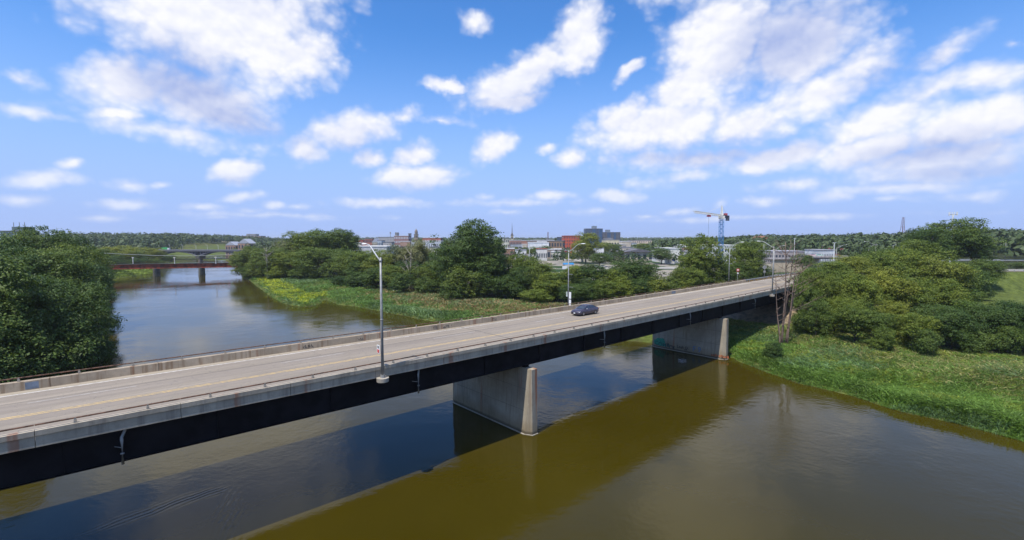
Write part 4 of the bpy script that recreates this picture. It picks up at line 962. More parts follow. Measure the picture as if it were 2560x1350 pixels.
cab = [A(px, py, 262) for px, py in ((228, 631), (300, 635), (380, 638.5), (460, 640), (530, 639), (590, 635.5), (640, 631))]
tag(MB().tube(cab, .09, 5).build('overhead_pipe_cable', M('pale_cable', (.33, .34, .34), .5, .03)), 'thick pale cable sagging across the river above the red bridge', 'cable')
# dark truss bridge
a, b = P(423, 657), P(577, 655)
loc, yaw = frame2(a, b); L = math.hypot(b[0] - a[0], b[1] - a[1])
TB = thing('truss_bridge', 'low dark truss bridge between the red bridge and the arched bridge', 'bridge', loc, yaw)
z0, z1 = 3.4, 6.2; mb = MB(); n = 26; x0, x1 = -.22 * L, 1.25 * L
mb.box(x0, x1, -2, 2, z0 - .6, z0); mb.box(x0, x1, -2, -1.8, z1 - .2, z1)
mb.build('deck', STEEL, TB); 
for k in range(n):
    xa = x0 + (x1 - x0) * k / n; xb = x0 + (x1 - x0) * (k + 1) / n
    MB().bar((xa, -1.9, z0 if k % 2 else z1), (xb, -1.9, z1 if k % 2 else z0), .12).build('diagonal', STEEL, TB)
for k in (0, .5, 1.0): MB().loft([pier_ring(1.5, -4, 4, 1.2, .6, -2, k * L), pier_ring(1.2, -3.4, 3.4, 1.0, .5, z0 - .6, k * L)]).build('pier', M('brown_stone_pier', (.17, .14, .11), .9, .2, .6), TB)
# steel arch bridge behind
d0 = 560.0; xa, xb = A(375, 600, d0)[0], A(606, 600, d0)[0]
AB = thing('arch_bridge', 'steel arched road bridge with many columns spanning the river behind', 'bridge', (xa, d0, 0))
LT = xb - xa; zdk = 8.6
STG = M('blue_grey_bridge_steel', (.13, .13, .165), .7, .15, .3)
MB().box(0, LT, -6, 6, zdk - 1.3, zdk).build('deck', M('grey_bridge_fascia', (.13, .13, .15), .8, .1), AB)
MB().box(0, LT, -6.1, -5.9, zdk, zdk + 1.0).build('parapet', M('grey_bridge_parapet', (.20, .20, .23), .8, .1), AB)
for i, (u0, u1) in enumerate(((395, 500), (500, 605))):
    a0, a1 = A(u0, 600, d0)[0] - xa, A(u1, 600, d0)[0] - xa; pts = []
    for k in range(17):
        q = k / 16; pts.append((a0 + (a1 - a0) * q, -5, 1.2 + (zdk - 2.6) * (1 - (2 * q - 1) ** 2)))
    MB().tube(pts, .5, 5).build('arch_rib', STG, AB); MB().tube([(p[0], 5, p[2]) for p in pts], .5, 5).build('arch_rib', STG, AB)
    for k in range(1, 16):
        if pts[k][2] < zdk - 1.6: MB().box(pts[k][0] - .3, pts[k][0] + .3, -5.3, 5.3, pts[k][2], zdk - 1.3).build('column', STG, AB)
for u in (395, 500, 605): 
    x = A(u, 600, d0)[0] - xa; MB().box(x - 2, x + 2, -6, 6, -2, 2.2).build('pier', STONE, AB)
for k, px in enumerate((432, 464, 497, 525, 552)):
    q = A(px, 613, d0)
    t = thing('bridge_lamp', '%s lamp from the left on the arched bridge' % ORD[k], 'street lamp', (q[0], d0 - 5.2, zdk), 0, 'lamps on the arched bridge')
    MB().tube([(0, 0, 0), (0, 0, q[2] - zdk)], .16, 5).build('pole', MASTM, t); MB().tube([(0, 0, q[2] - zdk), (-1.8, 0, q[2] - zdk + .6)], .12, 5).build('arm', MASTM, t)
def box_truck(label, x, y, z, yaw, c, name, L=8, W_=2.5, H=3.2, group=None):
    t = thing(name, label, 'truck', (x, y, z), yaw, group)
    MB().box(-L / 2, L / 2 - 2.2, -W_ / 2, W_ / 2, .9, H).build('cargo_box', M(name + '_paint_%d' % int(c[0] * 100 + c[1] * 10), c, .5, .05), t)
    MB().loft([[(L / 2 - 2.1, -W_ / 2 + .1, .6), (L / 2 - 2.1, W_ / 2 - .1, .6), (L / 2 - 2.1, W_ / 2 - .1, 2.5), (L / 2 - 2.1, -W_ / 2 + .1, 2.5)], [(L / 2, -W_ / 2 + .1, .6), (L / 2, W_ / 2 - .1, .6), (L / 2 - .4, W_ / 2 - .15, 2.3), (L / 2 - .4, -W_ / 2 + .15, 2.3)]]).build('cab', WHITE, t)
    for wx in (-L / 2 + 1, L / 2 - 1.2):
        for sg in (-1, 1): MB().tube([(wx, sg * (W_ / 2 - .35), .45), (wx, sg * W_ / 2, .45)], .45, 10).build('wheel', MC['tyre_rubber'], t)
    return t
q = A(418, 624, d0); box_truck('green truck crossing the arched bridge', q[0], d0 - 2, zdk, 0, (.05, .40, .12), 'green_truck', 9)
def mini_car(label, x, y, z, yaw, c, group):
    return sedan(label, x, y, z, yaw, M('car_paint_%d_%d' % (int(c[0] * 100), int(c[2] * 100)), c, .3, .04, spec=.6), group, False, 'parked_car')
GR = 'cars around the town'
mini_car('white car on the arched bridge left of the green truck', A(400, 624, d0)[0], d0 - 2, zdk, 0, (.75, .75, .75), GR)

# ------------------------------------------------------------------ the town
ROOFW = M('white_flat_roof', (.62, .61, .60), .8, .1, .2); ROOFG = M('grey_flat_roof', (.22, .22, .23), .9, .15, .2); ROOFR = M('red_brown_roof', (.30, .10, .07), .85, .2, .3)
def bld(name, label, x0, x1, yt, d, c, dep=22, rows=0, cols=0, roof=ROOFG, gable=False, winc=None, yaw=0.0, over=.25, extra=None, wh=.5, ww=.55, cat='building'):
    a, b = A(x0, yt, d), A(x1, yt, d); xm = (a[0] + b[0]) / 2; w = abs(b[0] - a[0]); zg = gz(xm, d + dep / 2) - 1.0; h = a[2] - zg
    t = thing(name, label, cat, (xm, d, zg), yaw)
    wm_ = M(name + '_wall_%d_%d_%d' % (int(c[0] * 100), int(c[1] * 100), int(c[2] * 100)), c, .85, .10, .25)
    MB().box(-w / 2, w / 2, 0, dep, 0, h - (.001 if not gable else h * .25)).build('wall', wm_, t)
    if gable:
        hb = h * .75; MB().loft([[(-w / 2 - over, y, hb), (w / 2 + over, y, hb), (0, y, h)] for y in (-over, dep + over)]).build('roof', roof, t)
    else:
        MB().box(-w / 2 - over, w / 2 + over, -over, dep + over, h, h + .55).build('roof', roof, t)
    if rows:
        mb = MB(); hw = (h if not gable else h * .75); fl = hw / rows
        for i in range(rows):
            for j in range(cols):
                cx = -w / 2 + w * (j + .5) / cols; cz = fl * (i + .5); a_ = w / cols * ww / 2; b_h = fl * wh / 2
                mb.box(cx - a_, cx + a_, -.06, .05, cz - b_h, cz + b_h)
        side = 1 if xm < 0 else -1; nc = max(1, int(cols * dep / w))
        for i in range(rows):
            for j in range(nc):
                cy = dep * (j + .5) / nc; cz = fl * (i + .5)
                mb.box(side * w / 2 - .05, side * w / 2 + .05, cy - dep / nc * ww / 2, cy + dep / nc * ww / 2, cz - fl * wh / 2, cz + fl * wh / 2)
        o = mb.build('window_rows', winc or DARKGLASS, t); o['kind'] = 'stuff'
    if extra: extra(t, w, h, dep)
    return t
def pent(u0, u1, hh, c=None):
    def f(t, w, h, dep): MB().box(w * (u0 - .5), w * (u1 - .5), dep * .2, dep * .8, h + .55, h + .55 + hh).build('roof_plant_room', c or ROOFG, t)
    return f
BEI = (.50, .42, .30); BRK = (.30, .12, .085); BRN = (.27, .18, .12); WHT = (.66, .65, .64); CRM = (.58, .52, .36); GRY = (.32, .32, .34); PNK = (.46, .32, .28)
def masts(t, w, h, dep):
    MB().box(-w * .1, w * .5, dep * .2, dep * .8, h + .55, h + 4).build('roof_plant_room', M('dark_plant_room', (.10, .14, .15), .8), t)
    for u in (-.1, .2, .48): MB().tube([(w * u, dep * .3, h), (w * u, dep * .3, h + 8)], .25, 5).build('antenna', GALV, t)
bld('apartment_block', 'dark teal block with roof masts above the left trees', 0, 48, 578, 420, (.12, .17, .18), 18, 8, 7, extra=masts)
bld('hospital_block', 'pink beige multi-storey block on the ridge beyond the arched bridge', 604, 652, 590, 1250, PNK, 25, 5, 9, extra=pent(.2, .7, 5))
bld('office_block', 'low yellowish block on the ridge left of the pink block', 553, 577, 598, 1100, CRM, 20, 3, 7)
bld('office_block', 'small grey block beside the pink block on the ridge', 581, 596, 597, 1150, (.44, .40, .36), 20, 3, 4)
bld('brick_house', 'brick house with pale roof at the arched bridge end', 563, 588, 604, 640, (.36, .22, .16), 18, 2, 4, M('pale_tin_roof', (.36, .37, .41), .5, .05), True)
bld('brick_hall', 'brick gabled hall at the right end of the arched bridge', 594, 624, 597, 620, (.36, .23, .17), 16, 2, 4, MC['pale_tin_roof'], True)
bld('warehouse', 'long white warehouse roof behind the tall lamp', 886, 966, 617, 330, (.50, .50, .50), 26, 1, 6, ROOFW, wh=.2)
bld('shop_building', 'low building with red roof left of the tall lamp', 886, 908, 601, 640, BRK, 16, 1, 5, M('bright_red_roof', (.50, .09, .10), .6, .05))
bld('brick_building', 'red brick block with tall windows left of the cream gable', 911, 931, 597, 620, (.34, .15, .11), 18, 3, 6)
bld('cream_building', 'cream gabled building with tall windows in the town', 930, 943, 596, 600, (.60, .53, .38), 16, 3, 4, gable=True, roof=MC['pale_tin_roof'])
bld('pale_building', 'pale blue grey low building right of the cream gable', 943, 954, 602, 590, (.50, .55, .60), 16, 2, 3)
bld('grey_hall', 'long grey windowless hall in the town', 945, 986, 593, 760, (.36, .35, .35), 30)
bld('brick_office', 'brick and white office block below the church towers', 985, 1021, 590, 720, (.30, .17, .16), 22, 4, 9, ROOFW, extra=pent(.02, .16, 5), winc=M('pale_window_band', (.5, .52, .55), .4, .1))
bld('church_tower', 'grey square church tower left of the domed tower', 1020.5, 1027, 584, 780, (.26, .26, .27), 5, 5, 1, cat='tower')
def dome(t, w, h, dep):
    n = 8; rings = []
    for z, q in ((0, .42), (2.0, .40), (2.2, .46), (4.6, .40), (6.0, .28), (6.8, .12), (8.2, .03)):
        rings.append([(w * q * math.cos(2 * math.pi * k / n), dep / 2 + w * q * math.sin(2 * math.pi * k / n), h + .5 + z) for k in range(n)])
    MB().loft(rings).build('cupola', M('brown_cupola', (.22, .19, .16), .8), t)
bld('domed_tower', 'brown stone tower with a rounded cupola above the roofs', 1035, 1044, 586, 700, (.30, .24, .17), 6, 4, 2, extra=dome, cat='tower')
bld('glass_mall', 'white and glass front building left of the giant tree', 1028, 1102, 604, 520, (.58, .60, .64), 26, 1, 14, ROOFW, wh=.7, ww=.35)
bld('brick_building', 'brick building with arched windows above the glass front', 1056, 1102, 595, 640, (.40, .13, .09), 20, 2, 10, ROOFW, winc=MC['pale_window_band'])
bld('beige_office', 'beige office block with square windows right of the giant tree', 1253, 1273, 597, 480, (.52, .50, .40), 16, 4, 4)
def spire(t, w, h, dep):
    MB().loft([[(-w * .6, -w * .1, h), (w * .6, -w * .1, h), (w * .6, dep + .5, h), (-w * .6, dep + .5, h)], [(-w * .16, dep * .35, h + 5), (w * .16, dep * .35, h + 5), (w * .16, dep * .65, h + 5), (-w * .16, dep * .65, h + 5)], [(-.06, dep / 2, h + 22), (.06, dep / 2, h + 22), (.06, dep / 2 + .1, h + 22), (-.06, dep / 2 + .1, h + 22)]]).build('spire', M('dark_slate_spire', (.10, .09, .10), .7), t)
bld('church', 'pale church tower with a thin dark spire', 1277, 1283.5, 589, 800, (.55, .46, .30), 5, 3, 1, extra=spire, cat='church')
bld('shop_building', 'white and brown shop row right of the beige office', 1273, 1304, 601, 520, (.34, .20, .16), 20, 2, 8, ROOFW)
bld('parking_deck', 'low open parking deck in front of the shop row', 1276, 1306, 612, 470, (.42, .44, .47), 18, 2, 3, wh=.45, ww=.9)
bld('brown_building', 'long red brown building behind the white mall', 1304, 1348, 602, 620, (.38, .19, .13), 20, 1, 8, ROOFW)
def disc(t, w, h, dep):
    MB().tube([(-w * .18, -.12, h * .62), (-w * .18, .05, h * .62)], 1.1, 14).build('round_sign', M('black_round_sign', (.03, .03, .035), .5), t)
    for u in (.2, .3, .4): MB().box(w * u - .4, w * u + .4, -.08, .05, h * .66, h * .66 + .8).build('window', DARKGLASS, t)
bld('white_mall', 'plain white mall wall with a black round sign', 1322, 1372, 607, 440, (.74, .74, .74), 30, 0, 0, ROOFW, extra=disc)
bld('white_mall_roof', 'flat white roof of the hall behind the mall', 1330, 1386, 601, 560, (.60, .60, .60), 40, 0, 0, ROOFW)
bld('brick_building', 'brown brick block left of the red apartments', 1371, 1412, 603, 520, BRN, 22, 2, 6)
bld('dark_office', 'small dark office block behind the brown brick', 1394, 1406, 593, 800, (.07, .09, .13), 14, 3, 4)
bld('red_apartments', 'red apartment block with balcony bays', 1409, 1452, 590, 520, (.45, .10, .06), 20, 6, 7, M('red_cornice', (.40, .13, .12), .8), ww=.4)
BLUEG = M('blue_grey_panel', (.05, .10, .19), .5, .1, .3)
def orange(t, w, h, dep):
    MB().box(-w * .36, -w * .15, -.35, -.08, h * .62, h * .76).build('orange_panel', M('orange_panel', (.55, .16, .08), .6, .05), t)
    MB().box(-w * .3, -w * .15, -.30, -.07, .2, h * .61).build('blue_panel', BLUEG, t); MB().box(-w * .10, w * .08, -.30, -.07, h * .2, h * .98).build('blue_panel', BLUEG, t); MB().box(w * .28, w * .46, -.30, -.07, h * .1, h * .98).build('blue_panel', BLUEG, t)
    MB().box(w * (-.06), w * .18, dep * .2, dep * .8, h + .55, h + 5.2).build('roof_plant_room', MC['red_apartments_wall_45_10_6'] if False else M('grey_plant_room', (.20, .24, .29), .7), t)
bld('apartment_tower', 'taller dark blue apartment tower with an orange panel', 1464, 1507, 572, 830, (.085, .11, .165), 22, 14, 11, extra=orange)
def pent2(t, w, h, dep):
    MB().box(-w * .28, -w * .06, dep * .2, dep * .8, h + .55, h + 5.0).build('roof_plant_room', MC['grey_plant_room'], t)
    MB().box(-w * .26, -w * .06, -.30, -.07, .2, h).build('blue_panel', BLUEG, t); MB().box(w * .12, w * .24, -.30, -.07, .2, h).build('blue_panel', BLUEG, t)
bld('apartment_tower', 'shorter dark blue apartment tower right of the taller one', 1508, 1551, 581, 850, (.15, .145, .16), 22, 12, 11, extra=pent2)
bld('cream_building', 'cream stepped building in front of the apartment towers', 1514, 1549, 600, 560, CRM, 24, 2, 5, wh=.25, extra=pent(.05, .6, 2))
bld('white_office', 'white office block with window bands left of the beige hotel', 1571, 1592, 608, 470, (.66, .68, .70), 18, 3, 2, wh=.4, ww=.8)
bld('beige_hotel', 'beige hotel block with small dark windows', 1580, 1629, 601, 520, (.56, .46, .36), 20, 5, 9, wh=.4, ww=.35)
bld('low_store', 'low white store right of the beige hotel', 1628, 1664, 615, 480, (.52, .50, .47), 20, 1, 5, ROOFW)
bld('grey_roof_store', 'big store under a dark grey sloping roof in the park', 1562, 1634, 622, 380, (.48, .42, .34), 30, 1, 5, M('dark_shingle_roof', (.13, .125, .14), .9, .1, .3), True, over=1.5)
def bluedisc(t, w, h, dep): MB().tube([(-w * .1, -.15, h * .35), (-w * .1, .05, h * .35)], 1.0, 14).build('round_sign', M('blue_round_sign', (.04, .08, .28), .5), t)
bld('white_store', 'white store with a blue round sign left of the crane trees', 1674, 1700, 622, 330, (.70, .68, .62), 22, 0, 0, ROOFW, extra=bluedisc)
bld('brown_store', 'brown store with a white roof edge left of the far lamp', 1366, 1412, 624, 420, (.33, .27, .23), 20, 1, 4, ROOFW)
bld('red_store', 'store with a red front right of the far lamp', 1407, 1438, 627, 430, (.42, .05, .06), 16, 1, 6, ROOFG)
bld('grocery_store', 'low tan store with red and white sign boards in the park', 1484, 1530, 624, 430, (.55, .47, .37), 20, 1, 7, ROOFG)
bld('white_mall', 'white building with window bands behind the crane', 1774, 1840, 614, 330, (.66, .67, .68), 26, 2, 9, ROOFW, wh=.3)
bld('brick_building', 'red brick building behind the crane mall', 1768, 1800, 606, 480, (.36, .12, .09), 20, 1, 6)
bld('long_shed', 'long pale shed behind the retaining wall', 1930, 2010, 629, 330, (.33, .29, .28), 20, 1, 10, M('lilac_grey_roof', (.34, .33, .36), .8))
bld('white_shed', 'white shed with a corrugated front right of the dead tree', 2046, 2088, 626, 300, (.55, .56, .58), 14, 1, 10, MC['lilac_grey_roof'], wh=.6, ww=.3)
bld('brick_store', 'brick red low store behind the ramp lamps', 2080, 2112, 616, 420, (.38, .13, .10), 14, 1, 6)
bld('hilltop_church', 'brown gabled church on the wooded hill', 1898, 1928, 590, 620, (.42, .30, .16), 26, 1, 4, M('brown_hill_roof', (.32, .13, .07), .8), True, cat='church')
# rows of small houses between
rh = random.Random(21)
hp = [(1400, 611), (1425, 613), (1640, 612), (1662, 610), (1682, 612), (1702, 609), (1722, 611), (1735, 608), (1300, 609), (1258, 612), (905, 607), (1110, 607), (1850, 606), (1870, 604)]
for k, (px, yt) in enumerate(sorted(hp)):
    c = rh.choice([(.5, .47, .43), (.36, .22, .17), (.56, .55, .54), (.44, .38, .30)]); w = rh.uniform(9, 14)
    bld('small_house', 'small gabled house, %s from left among the town roofs' % ORD[k], px, px + w, yt, 600 + rh.uniform(-60, 90), c, 9, 1, 3, rh.choice([ROOFG, ROOFR, MC['dark_shingle_roof']]), True, cat='house')
lb = [(890, 607, 12), (905, 610, 16), (957, 606, 22), (1000, 604, 24), (1018, 609, 16), (1078, 610, 22), (1258, 618, 16), (1276, 606, 20), (1296, 611, 26), (1318, 603, 24), (1345, 612, 22), (1376, 612, 26), (1386, 616, 18), (1398, 607, 12), (1440, 613, 14), (1456, 618, 16), (1496, 616, 18), (1531, 614, 18), (1548, 611, 16), (1556, 604, 22), (1612, 611, 22), (1633, 620, 24), (1652, 607, 16), (1660, 617, 20), (1690, 613, 24), (1712, 618, 18), (1742, 612, 16), (1850, 615, 18), (1872, 618, 20), (1945, 622, 18), (1985, 620, 16), (2012, 626, 14)]
lb2 = [(1262, 622, 24), (1288, 625, 28), (1342, 623, 26), (1380, 630, 22), (1436, 622, 18), (1454, 627, 26), (1488, 620, 22), (1556, 619, 22), (1642, 628, 24), (1702, 630, 20), (1725, 624, 18), (1030, 616, 24), (1075, 618, 24)]
for k, (px, yt, w) in enumerate(sorted(lb2)):
    c = rh.choice([(.60, .58, .55), (.66, .65, .64), (.50, .44, .36), (.36, .20, .15), (.55, .52, .44)])
    bld('store_building', 'low store building, %s from left before the town' % ORD[k], px, px + w, yt, rh.uniform(350, 420), c, 12, 1, max(2, int(w / 4)), rh.choice([ROOFW, ROOFG, ROOFR]), wh=.35, extra=pent(.3, .5, 1.0))
for k, (px, yt, w) in enumerate(lb):
    c = rh.choice([(.60, .58, .55), (.66, .65, .64), (.48, .42, .34), (.38, .24, .18), (.55, .52, .44), (.40, .38, .37)])
    bld('low_block', 'low flat roofed block, %s from left along the town' % ORD[k], px, px + w, yt, rh.uniform(440, 640), c, 14, 1, max(2, int(w / 4)), rh.choice([ROOFW, ROOFG, ROOFW]), wh=.35)
# concrete overpass wall and deck behind the bridge end
d = 250; a = A(1930, 646, d); b = A(2012, 646, d)
OV = thing('overpass_wall', 'tan concrete retaining wall of the overpass behind the dead tree', 'wall', (a[0], d, 0))
zt = a[2]; TANC = concrete('tan_wall_concrete', (.46, .38, .28), samt=.3)
nP_ = 9; wP = (b[0] - a[0]) / nP_
for k in range(nP_): MB().box(k * wP + .02, (k + 1) * wP - .02, 0, .6, gz(a[0], d) - 1.5, zt - 1.0).build('wall_panel', TANC, OV)
MB().box(-2, b[0] - a[0] + 2, -.5, 9, zt - 1.0, zt - .4).build('deck_edge', M('dark_deck_edge', (.13, .115, .10), .9), OV)
MB().box(-2, b[0] - a[0] + 2, -.5, -.2, zt - .39, zt + .5).build('parapet', M('pink_grey_parapet', (.42, .38, .37), .9), OV)
a2, b2 = A(2030, 640, 255), A(2092, 640, 255)
OD = thing('overpass_deck', 'dark underside overpass span carrying cars right of the retaining wall', 'bridge', (a2[0], 255, 0))
MB().box(0, b2[0] - a2[0] + 6, 0, 10, a2[2] - 1.6, a2[2] - .4).build('deck', M('dark_overpass_girder', (.08, .08, .09), .9), OD); MB().box(0, b2[0] - a2[0] + 6, -.2, 0.1, a2[2] - .8, a2[2] + .2).build('parapet', MC['pink_grey_parapet'], OD)
MB().box(4, 5, 1, 9, gz(a2[0], 260) - 1, a2[2] - 1.6).build('pier', CON, OD)
mini_car('red and white car on the overpass', A(2034, 637, 258)[0], 259, a2[2] - .4, 0, (.65, .45, .45), GR); mini_car('pale green car on the overpass', A(2050, 637, 258)[0], 259, a2[2] - .4, 0, (.40, .55, .45), GR)
d = 272; q = P(1421, 674, 4.0); zg = gz(q[0], q[1])
GS = thing('blue_canopy', 'bright blue flat canopy over parked vans behind the far lamp', 'canopy', (q[0], q[1], zg))
w = 26 * q[1] / F; zc = A(1421, 659, q[1])[2] - zg
MB().box(-w / 2, w / 2, -2, 3, zc - .5, zc + .3).build('canopy_roof', M('bright_blue_canopy', (.05, .30, .62), .5, .04), GS)
for sx_ in (-1, 1):
    for sy in (-1.5, 2.5): MB().box(sx_ * w * .42 - .1, sx_ * w * .42 + .1, sy - .1, sy + .1, 0, zc - .5).build('canopy_post', GALV, GS)
box_truck('white van parked under the blue canopy', q[0] - 1, q[1] - 5, gz(q[0] - 1, q[1] - 5), 0, (.78, .78, .78), 'white_van', 6, 2.1, 2.4)
for k, (px, py, c, lab) in enumerate([(1425, 637, (.75, .75, .75), 'white car parked before the red store'), (1710, 668, (.74, .74, .74), 'white car on the drive left of the crane trees'), (1493, 667, (.70, .70, .72), 'pale car under the round park tree'), (1508, 667, (.55, .5, .5), 'grey car under the round park tree'), (1450, 640, (.30, .05, .05), 'dark red car near the red store'), (1535, 648, (.7, .7, .7), 'white car beside the park conifer'), (1412, 641, (.08, .08, .1), 'dark car before the brown store')]):
    q = P(px, py, 4.3); mini_car(lab, q[0], q[1], gz(q[0], q[1]) + .02, rh.uniform(-.3, .3), c, GR)
# pavements, lawn and path
PAVE = M('pale_town_pavement', (.34, .32, .285), .9, .12, .2)
def pad(poly, z, mat, label, name='pavement'):
    v = []
    for px, py in poly: q = P(px, py, z); v.append((q[0], q[1]))
    hi = max(gz(*q) for q in v) + .12
    tag(MB().prism(v, hi - 1.2, hi).build(name, mat), label, name, kind='structure')
pad([(1408, 655), (1455, 655), (1450, 645), (1412, 645)], 4.2, PAVE, 'pale lot behind the far lamp')
pad([(1640, 672), (1722, 672), (1716, 668), (1648, 668)], 4.2, PAVE, 'pale drive left of the crane trees')
pad([(1450, 672), (1560, 672), (1550, 666), (1460, 666)], 4.2, PAVE, 'pale lot under the park trees')
def zfol(x, y): return gz(x, y) + .06
ribbon([P(2478, 702, 5.2)[:2], P(2520, 700.5, 5.3)[:2], P(2580, 699, 5.4)[:2], P(2680, 697, 5.6)[:2]], -.6, .6, 0, 'footpath', M('pale_footpath', (.42, .37, .28), .9), label='pale footpath crossing the mown lawn', cat='footpath', zf=zfol)
ribbon(FARROAD, -3.4, 3.4, 8.04, 'road', M('dark_asphalt', (.085, .083, .08), .9, .15, .3), label='road along the top of the lawn on the right', cat='road')
guardrail(FARROAD, 5.6, 7.9, 'guardrail along the road above the lawn')
guardrail(FARROAD, -5.6, 7.9, 'nearer guardrail of the road above the lawn')
# ------------------------------------------------------------------ ramp lamps and other poles
LR = 'lamps along the ramps'
for px, yt, d, sg, al, lab in ((1936, 624, 168, 1, 3.0, 'lamp on the ramp just right of the near parapet lamp'), (2092, 619, 225, 1, 4.2, 'ramp lamp above the white shed'), (2190, 612, 200, -1, 4.4, 'ramp lamp with its arm to the left above the right wood'), (2172, 617, 262, 1, 4.0, 'ramp lamp just left of the one with its arm to the left'), (2233, 613, 265, 1, 3.6, 'ramp lamp right of the pair above the wood'), (2258, 612, 268, 1, 3.6, 'ramp lamp close to the big tree of the right wood'), (2515, 607, 300, -1, 3.2, 'lamp on the road above the lawn'), (2512, 625, 340, 1, 2.0, 'second lamp on the road above the lawn, behind the first'), (1838, 612, 330, 1, 4.5, 'lamp behind the crane mall')):
    q = A(px, yt, d); g = gz(q[0], d); street_lamp(lab, q[0], d, g, q[2] - g, (sg, 0), al, LR, 1.4, .16)
for px, yt, d, lab in ((1265, 611, 420, 'white lot pole under the beige office'), (1280, 614, 430, 'white lot pole left of the parking deck'), (1305, 610, 430, 'white lot pole right of the parking deck'), (1324, 613, 400, 'cream lot pole before the white mall'), (1910, 612, 330, 'thin pole left of the near parapet lamp'), (1987, 596, 330, 'thin pole behind the dead tree top'), (2086, 607, 250, 'pale pole at the overpass end'), (1605, 610, 450, 'thin pole before the beige hotel')):
    q = A(px, yt, d); g = gz(q[0], d)
    t = thing('lot_pole', lab, 'pole', (q[0], d, g), 0, 'poles in the town'); MB().tube([(0, 0, 0), (0, 0, q[2] - g)], [.26, .18], 6).build('post', M('white_post', (.66, .66, .65), .6, .03), t); MB().box(-.8, .8, -.2, .2, q[2] - g - .1, q[2] - g + .15).build('lamp_bar', MC['white_post'], t)
for (s, o, lab, kind) in ((col_s(1847, -15.4), -15.4, 'small red and white sign at the far end of the parapet', 0), (col_s(1914, -15.6), -15.6, 'diamond sign seen from behind beside the guardrail', 1)):
    x, y = BW(s, o); g = gz(x, y); t = thing('road_sign', lab, 'sign', (x, y, g)); zs = A(1847 if not kind else 1914, 675 if not kind else 668, y)[2] - g
    MB().tube([(0, 0, 0), (0, 0, zs + .4)], .05, 5).build('post', GALV, t)
    if kind: MB().loft([[(-.75, -.05, zs), (0, -.05, zs - .75), (.75, -.05, zs), (0, -.05, zs + .75)], [(-.75, -.03, zs), (0, -.03, zs - .75), (.75, -.03, zs), (0, -.03, zs + .75)]]).build('sign_plate', GALV, t); MB().box(-.35, .35, -.06, -.03, zs - 1.6, zs - 1.0).build('sign_tab', GALV, t)
    else: MB().box(-.36, .36, -.08, -.05, zs - .36, zs + .36).build('sign_plate', SIGNR, t); MB().box(-.26, .26, -.095, -.08, zs - .10, zs + .14).build('sign_bar', SIGNW, t); MB().box(-.2, .2, -.08, -.05, zs - 1.0, zs - .7).build('sign_tab', SIGNW, t)
# ------------------------------------------------------------------ tower crane
d = 270.0; q = A(1804, 545, d); g = gz(q[0], d)
CR = thing('tower_crane', 'blue tower crane with white jib over the town', 'crane', (q[0], d, g)); H = q[2] - g
CBL = M('blue_crane_steel', (.06, .22, .48), .5, .1); CWH = M('white_crane_steel', (.66, .64, .58), .5, .05); CDK = M('dark_crane_ballast', (.10, .11, .14), .8); CRD = M('red_crane_steel', (.42, .07, .08), .6)
def lattice(p0, p1, w, n, mat, name, parent, br=.10, tri=False):
    p0, p1 = Vector(p0), Vector(p1); ax = (p1 - p0).normalized(); u = ax.cross(Vector((0, 0, 1)))
    if u.length < .1: u = Vector((1, 0, 0))
    u.normalize(); v = ax.cross(u).normalized(); cs = [(-1, -1), (1, -1), (1, 1), (-1, 1)] if not tri else [(-1, -.6), (1, -.6), (0, 1)]
    mb = MB(); pt = lambda k, c: tuple(p0.lerp(p1, k / n) + u * c[0] * w / 2 + v * c[1] * w / 2)
    for c in cs: mb.bar(pt(0, c), pt(n, c), br * 1.7)
    for k in range(n):
        for i in range(len(cs)):
            c, c2 = cs[i], cs[(i + 1) % len(cs)]
            mb.bar(pt(k, c), pt(k + 1, c2), br) if (k + i) % 2 else mb.bar(pt(k, c2), pt(k + 1, c), br)
            mb.bar(pt(k, c), pt(k, c2), br)
    o = mb.build(name, mat, parent); o['kind'] = 'stuff'; return o
lattice((0, 0, 0), (0, 0, H), 1.9, 24, CBL, 'mast_lattice', CR, .10)
tip = A(1735, 528, 232); tv = (tip[0] - q[0], 232 - d, tip[2] - g); zj = H + 1.4
lattice((tv[0] * .03, tv[1] * .03, zj), (tv[0], tv[1], zj), 1.2, 26, CWH, 'jib_lattice', CR, .075, True)
cj = Vector((-tv[0], -tv[1], 0)).normalized()
lattice((0, 0, zj - .3), tuple(cj * 14 + Vector((0, 0, zj - .3))), 1.3, 7, CDK, 'counter_jib_lattice', CR, .12)
MB().box(-1.3, 1.3, -1.3, 1.3, H - .4, H + 1.2).build('slewing_ring', CWH, CR)
MB().box(-1.9, -.9, -1.4, 0, H, H + 1.5).build('operator_cab', CWH, CR)
MB().loft([[(-.7, -.7, zj), (.7, -.7, zj), (.7, .7, zj), (-.7, .7, zj)], [(-.2, -.2, zj + 5.6), (.2, -.2, zj + 5.6), (.2, .2, zj + 5.6), (-.2, .2, zj + 5.6)]]).build('tower_peak', CWH, CR)
MB().tube([(0, 0, zj + 5.6), (tv[0] * .55, tv[1] * .55, zj + .6)], .05, 4).build('tie_rod', CWH, CR); MB().tube([(0, 0, zj + 5.6), tuple(cj * 12 + Vector((0, 0, zj)))], .05, 4).build('tie_rod', CWH, CR)
e = cj * 12.5; MB().box(e.x - .8, e.x + .8, e.y - .8, e.y + .8, zj - 2.6, zj + .2).build('ballast', CDK, CR)
e = cj * 8; MB().box(e.x - .8, e.x + .8, e.y - .8, e.y + .8, zj + .3, zj + 1.6).build('winch', CRD, CR)
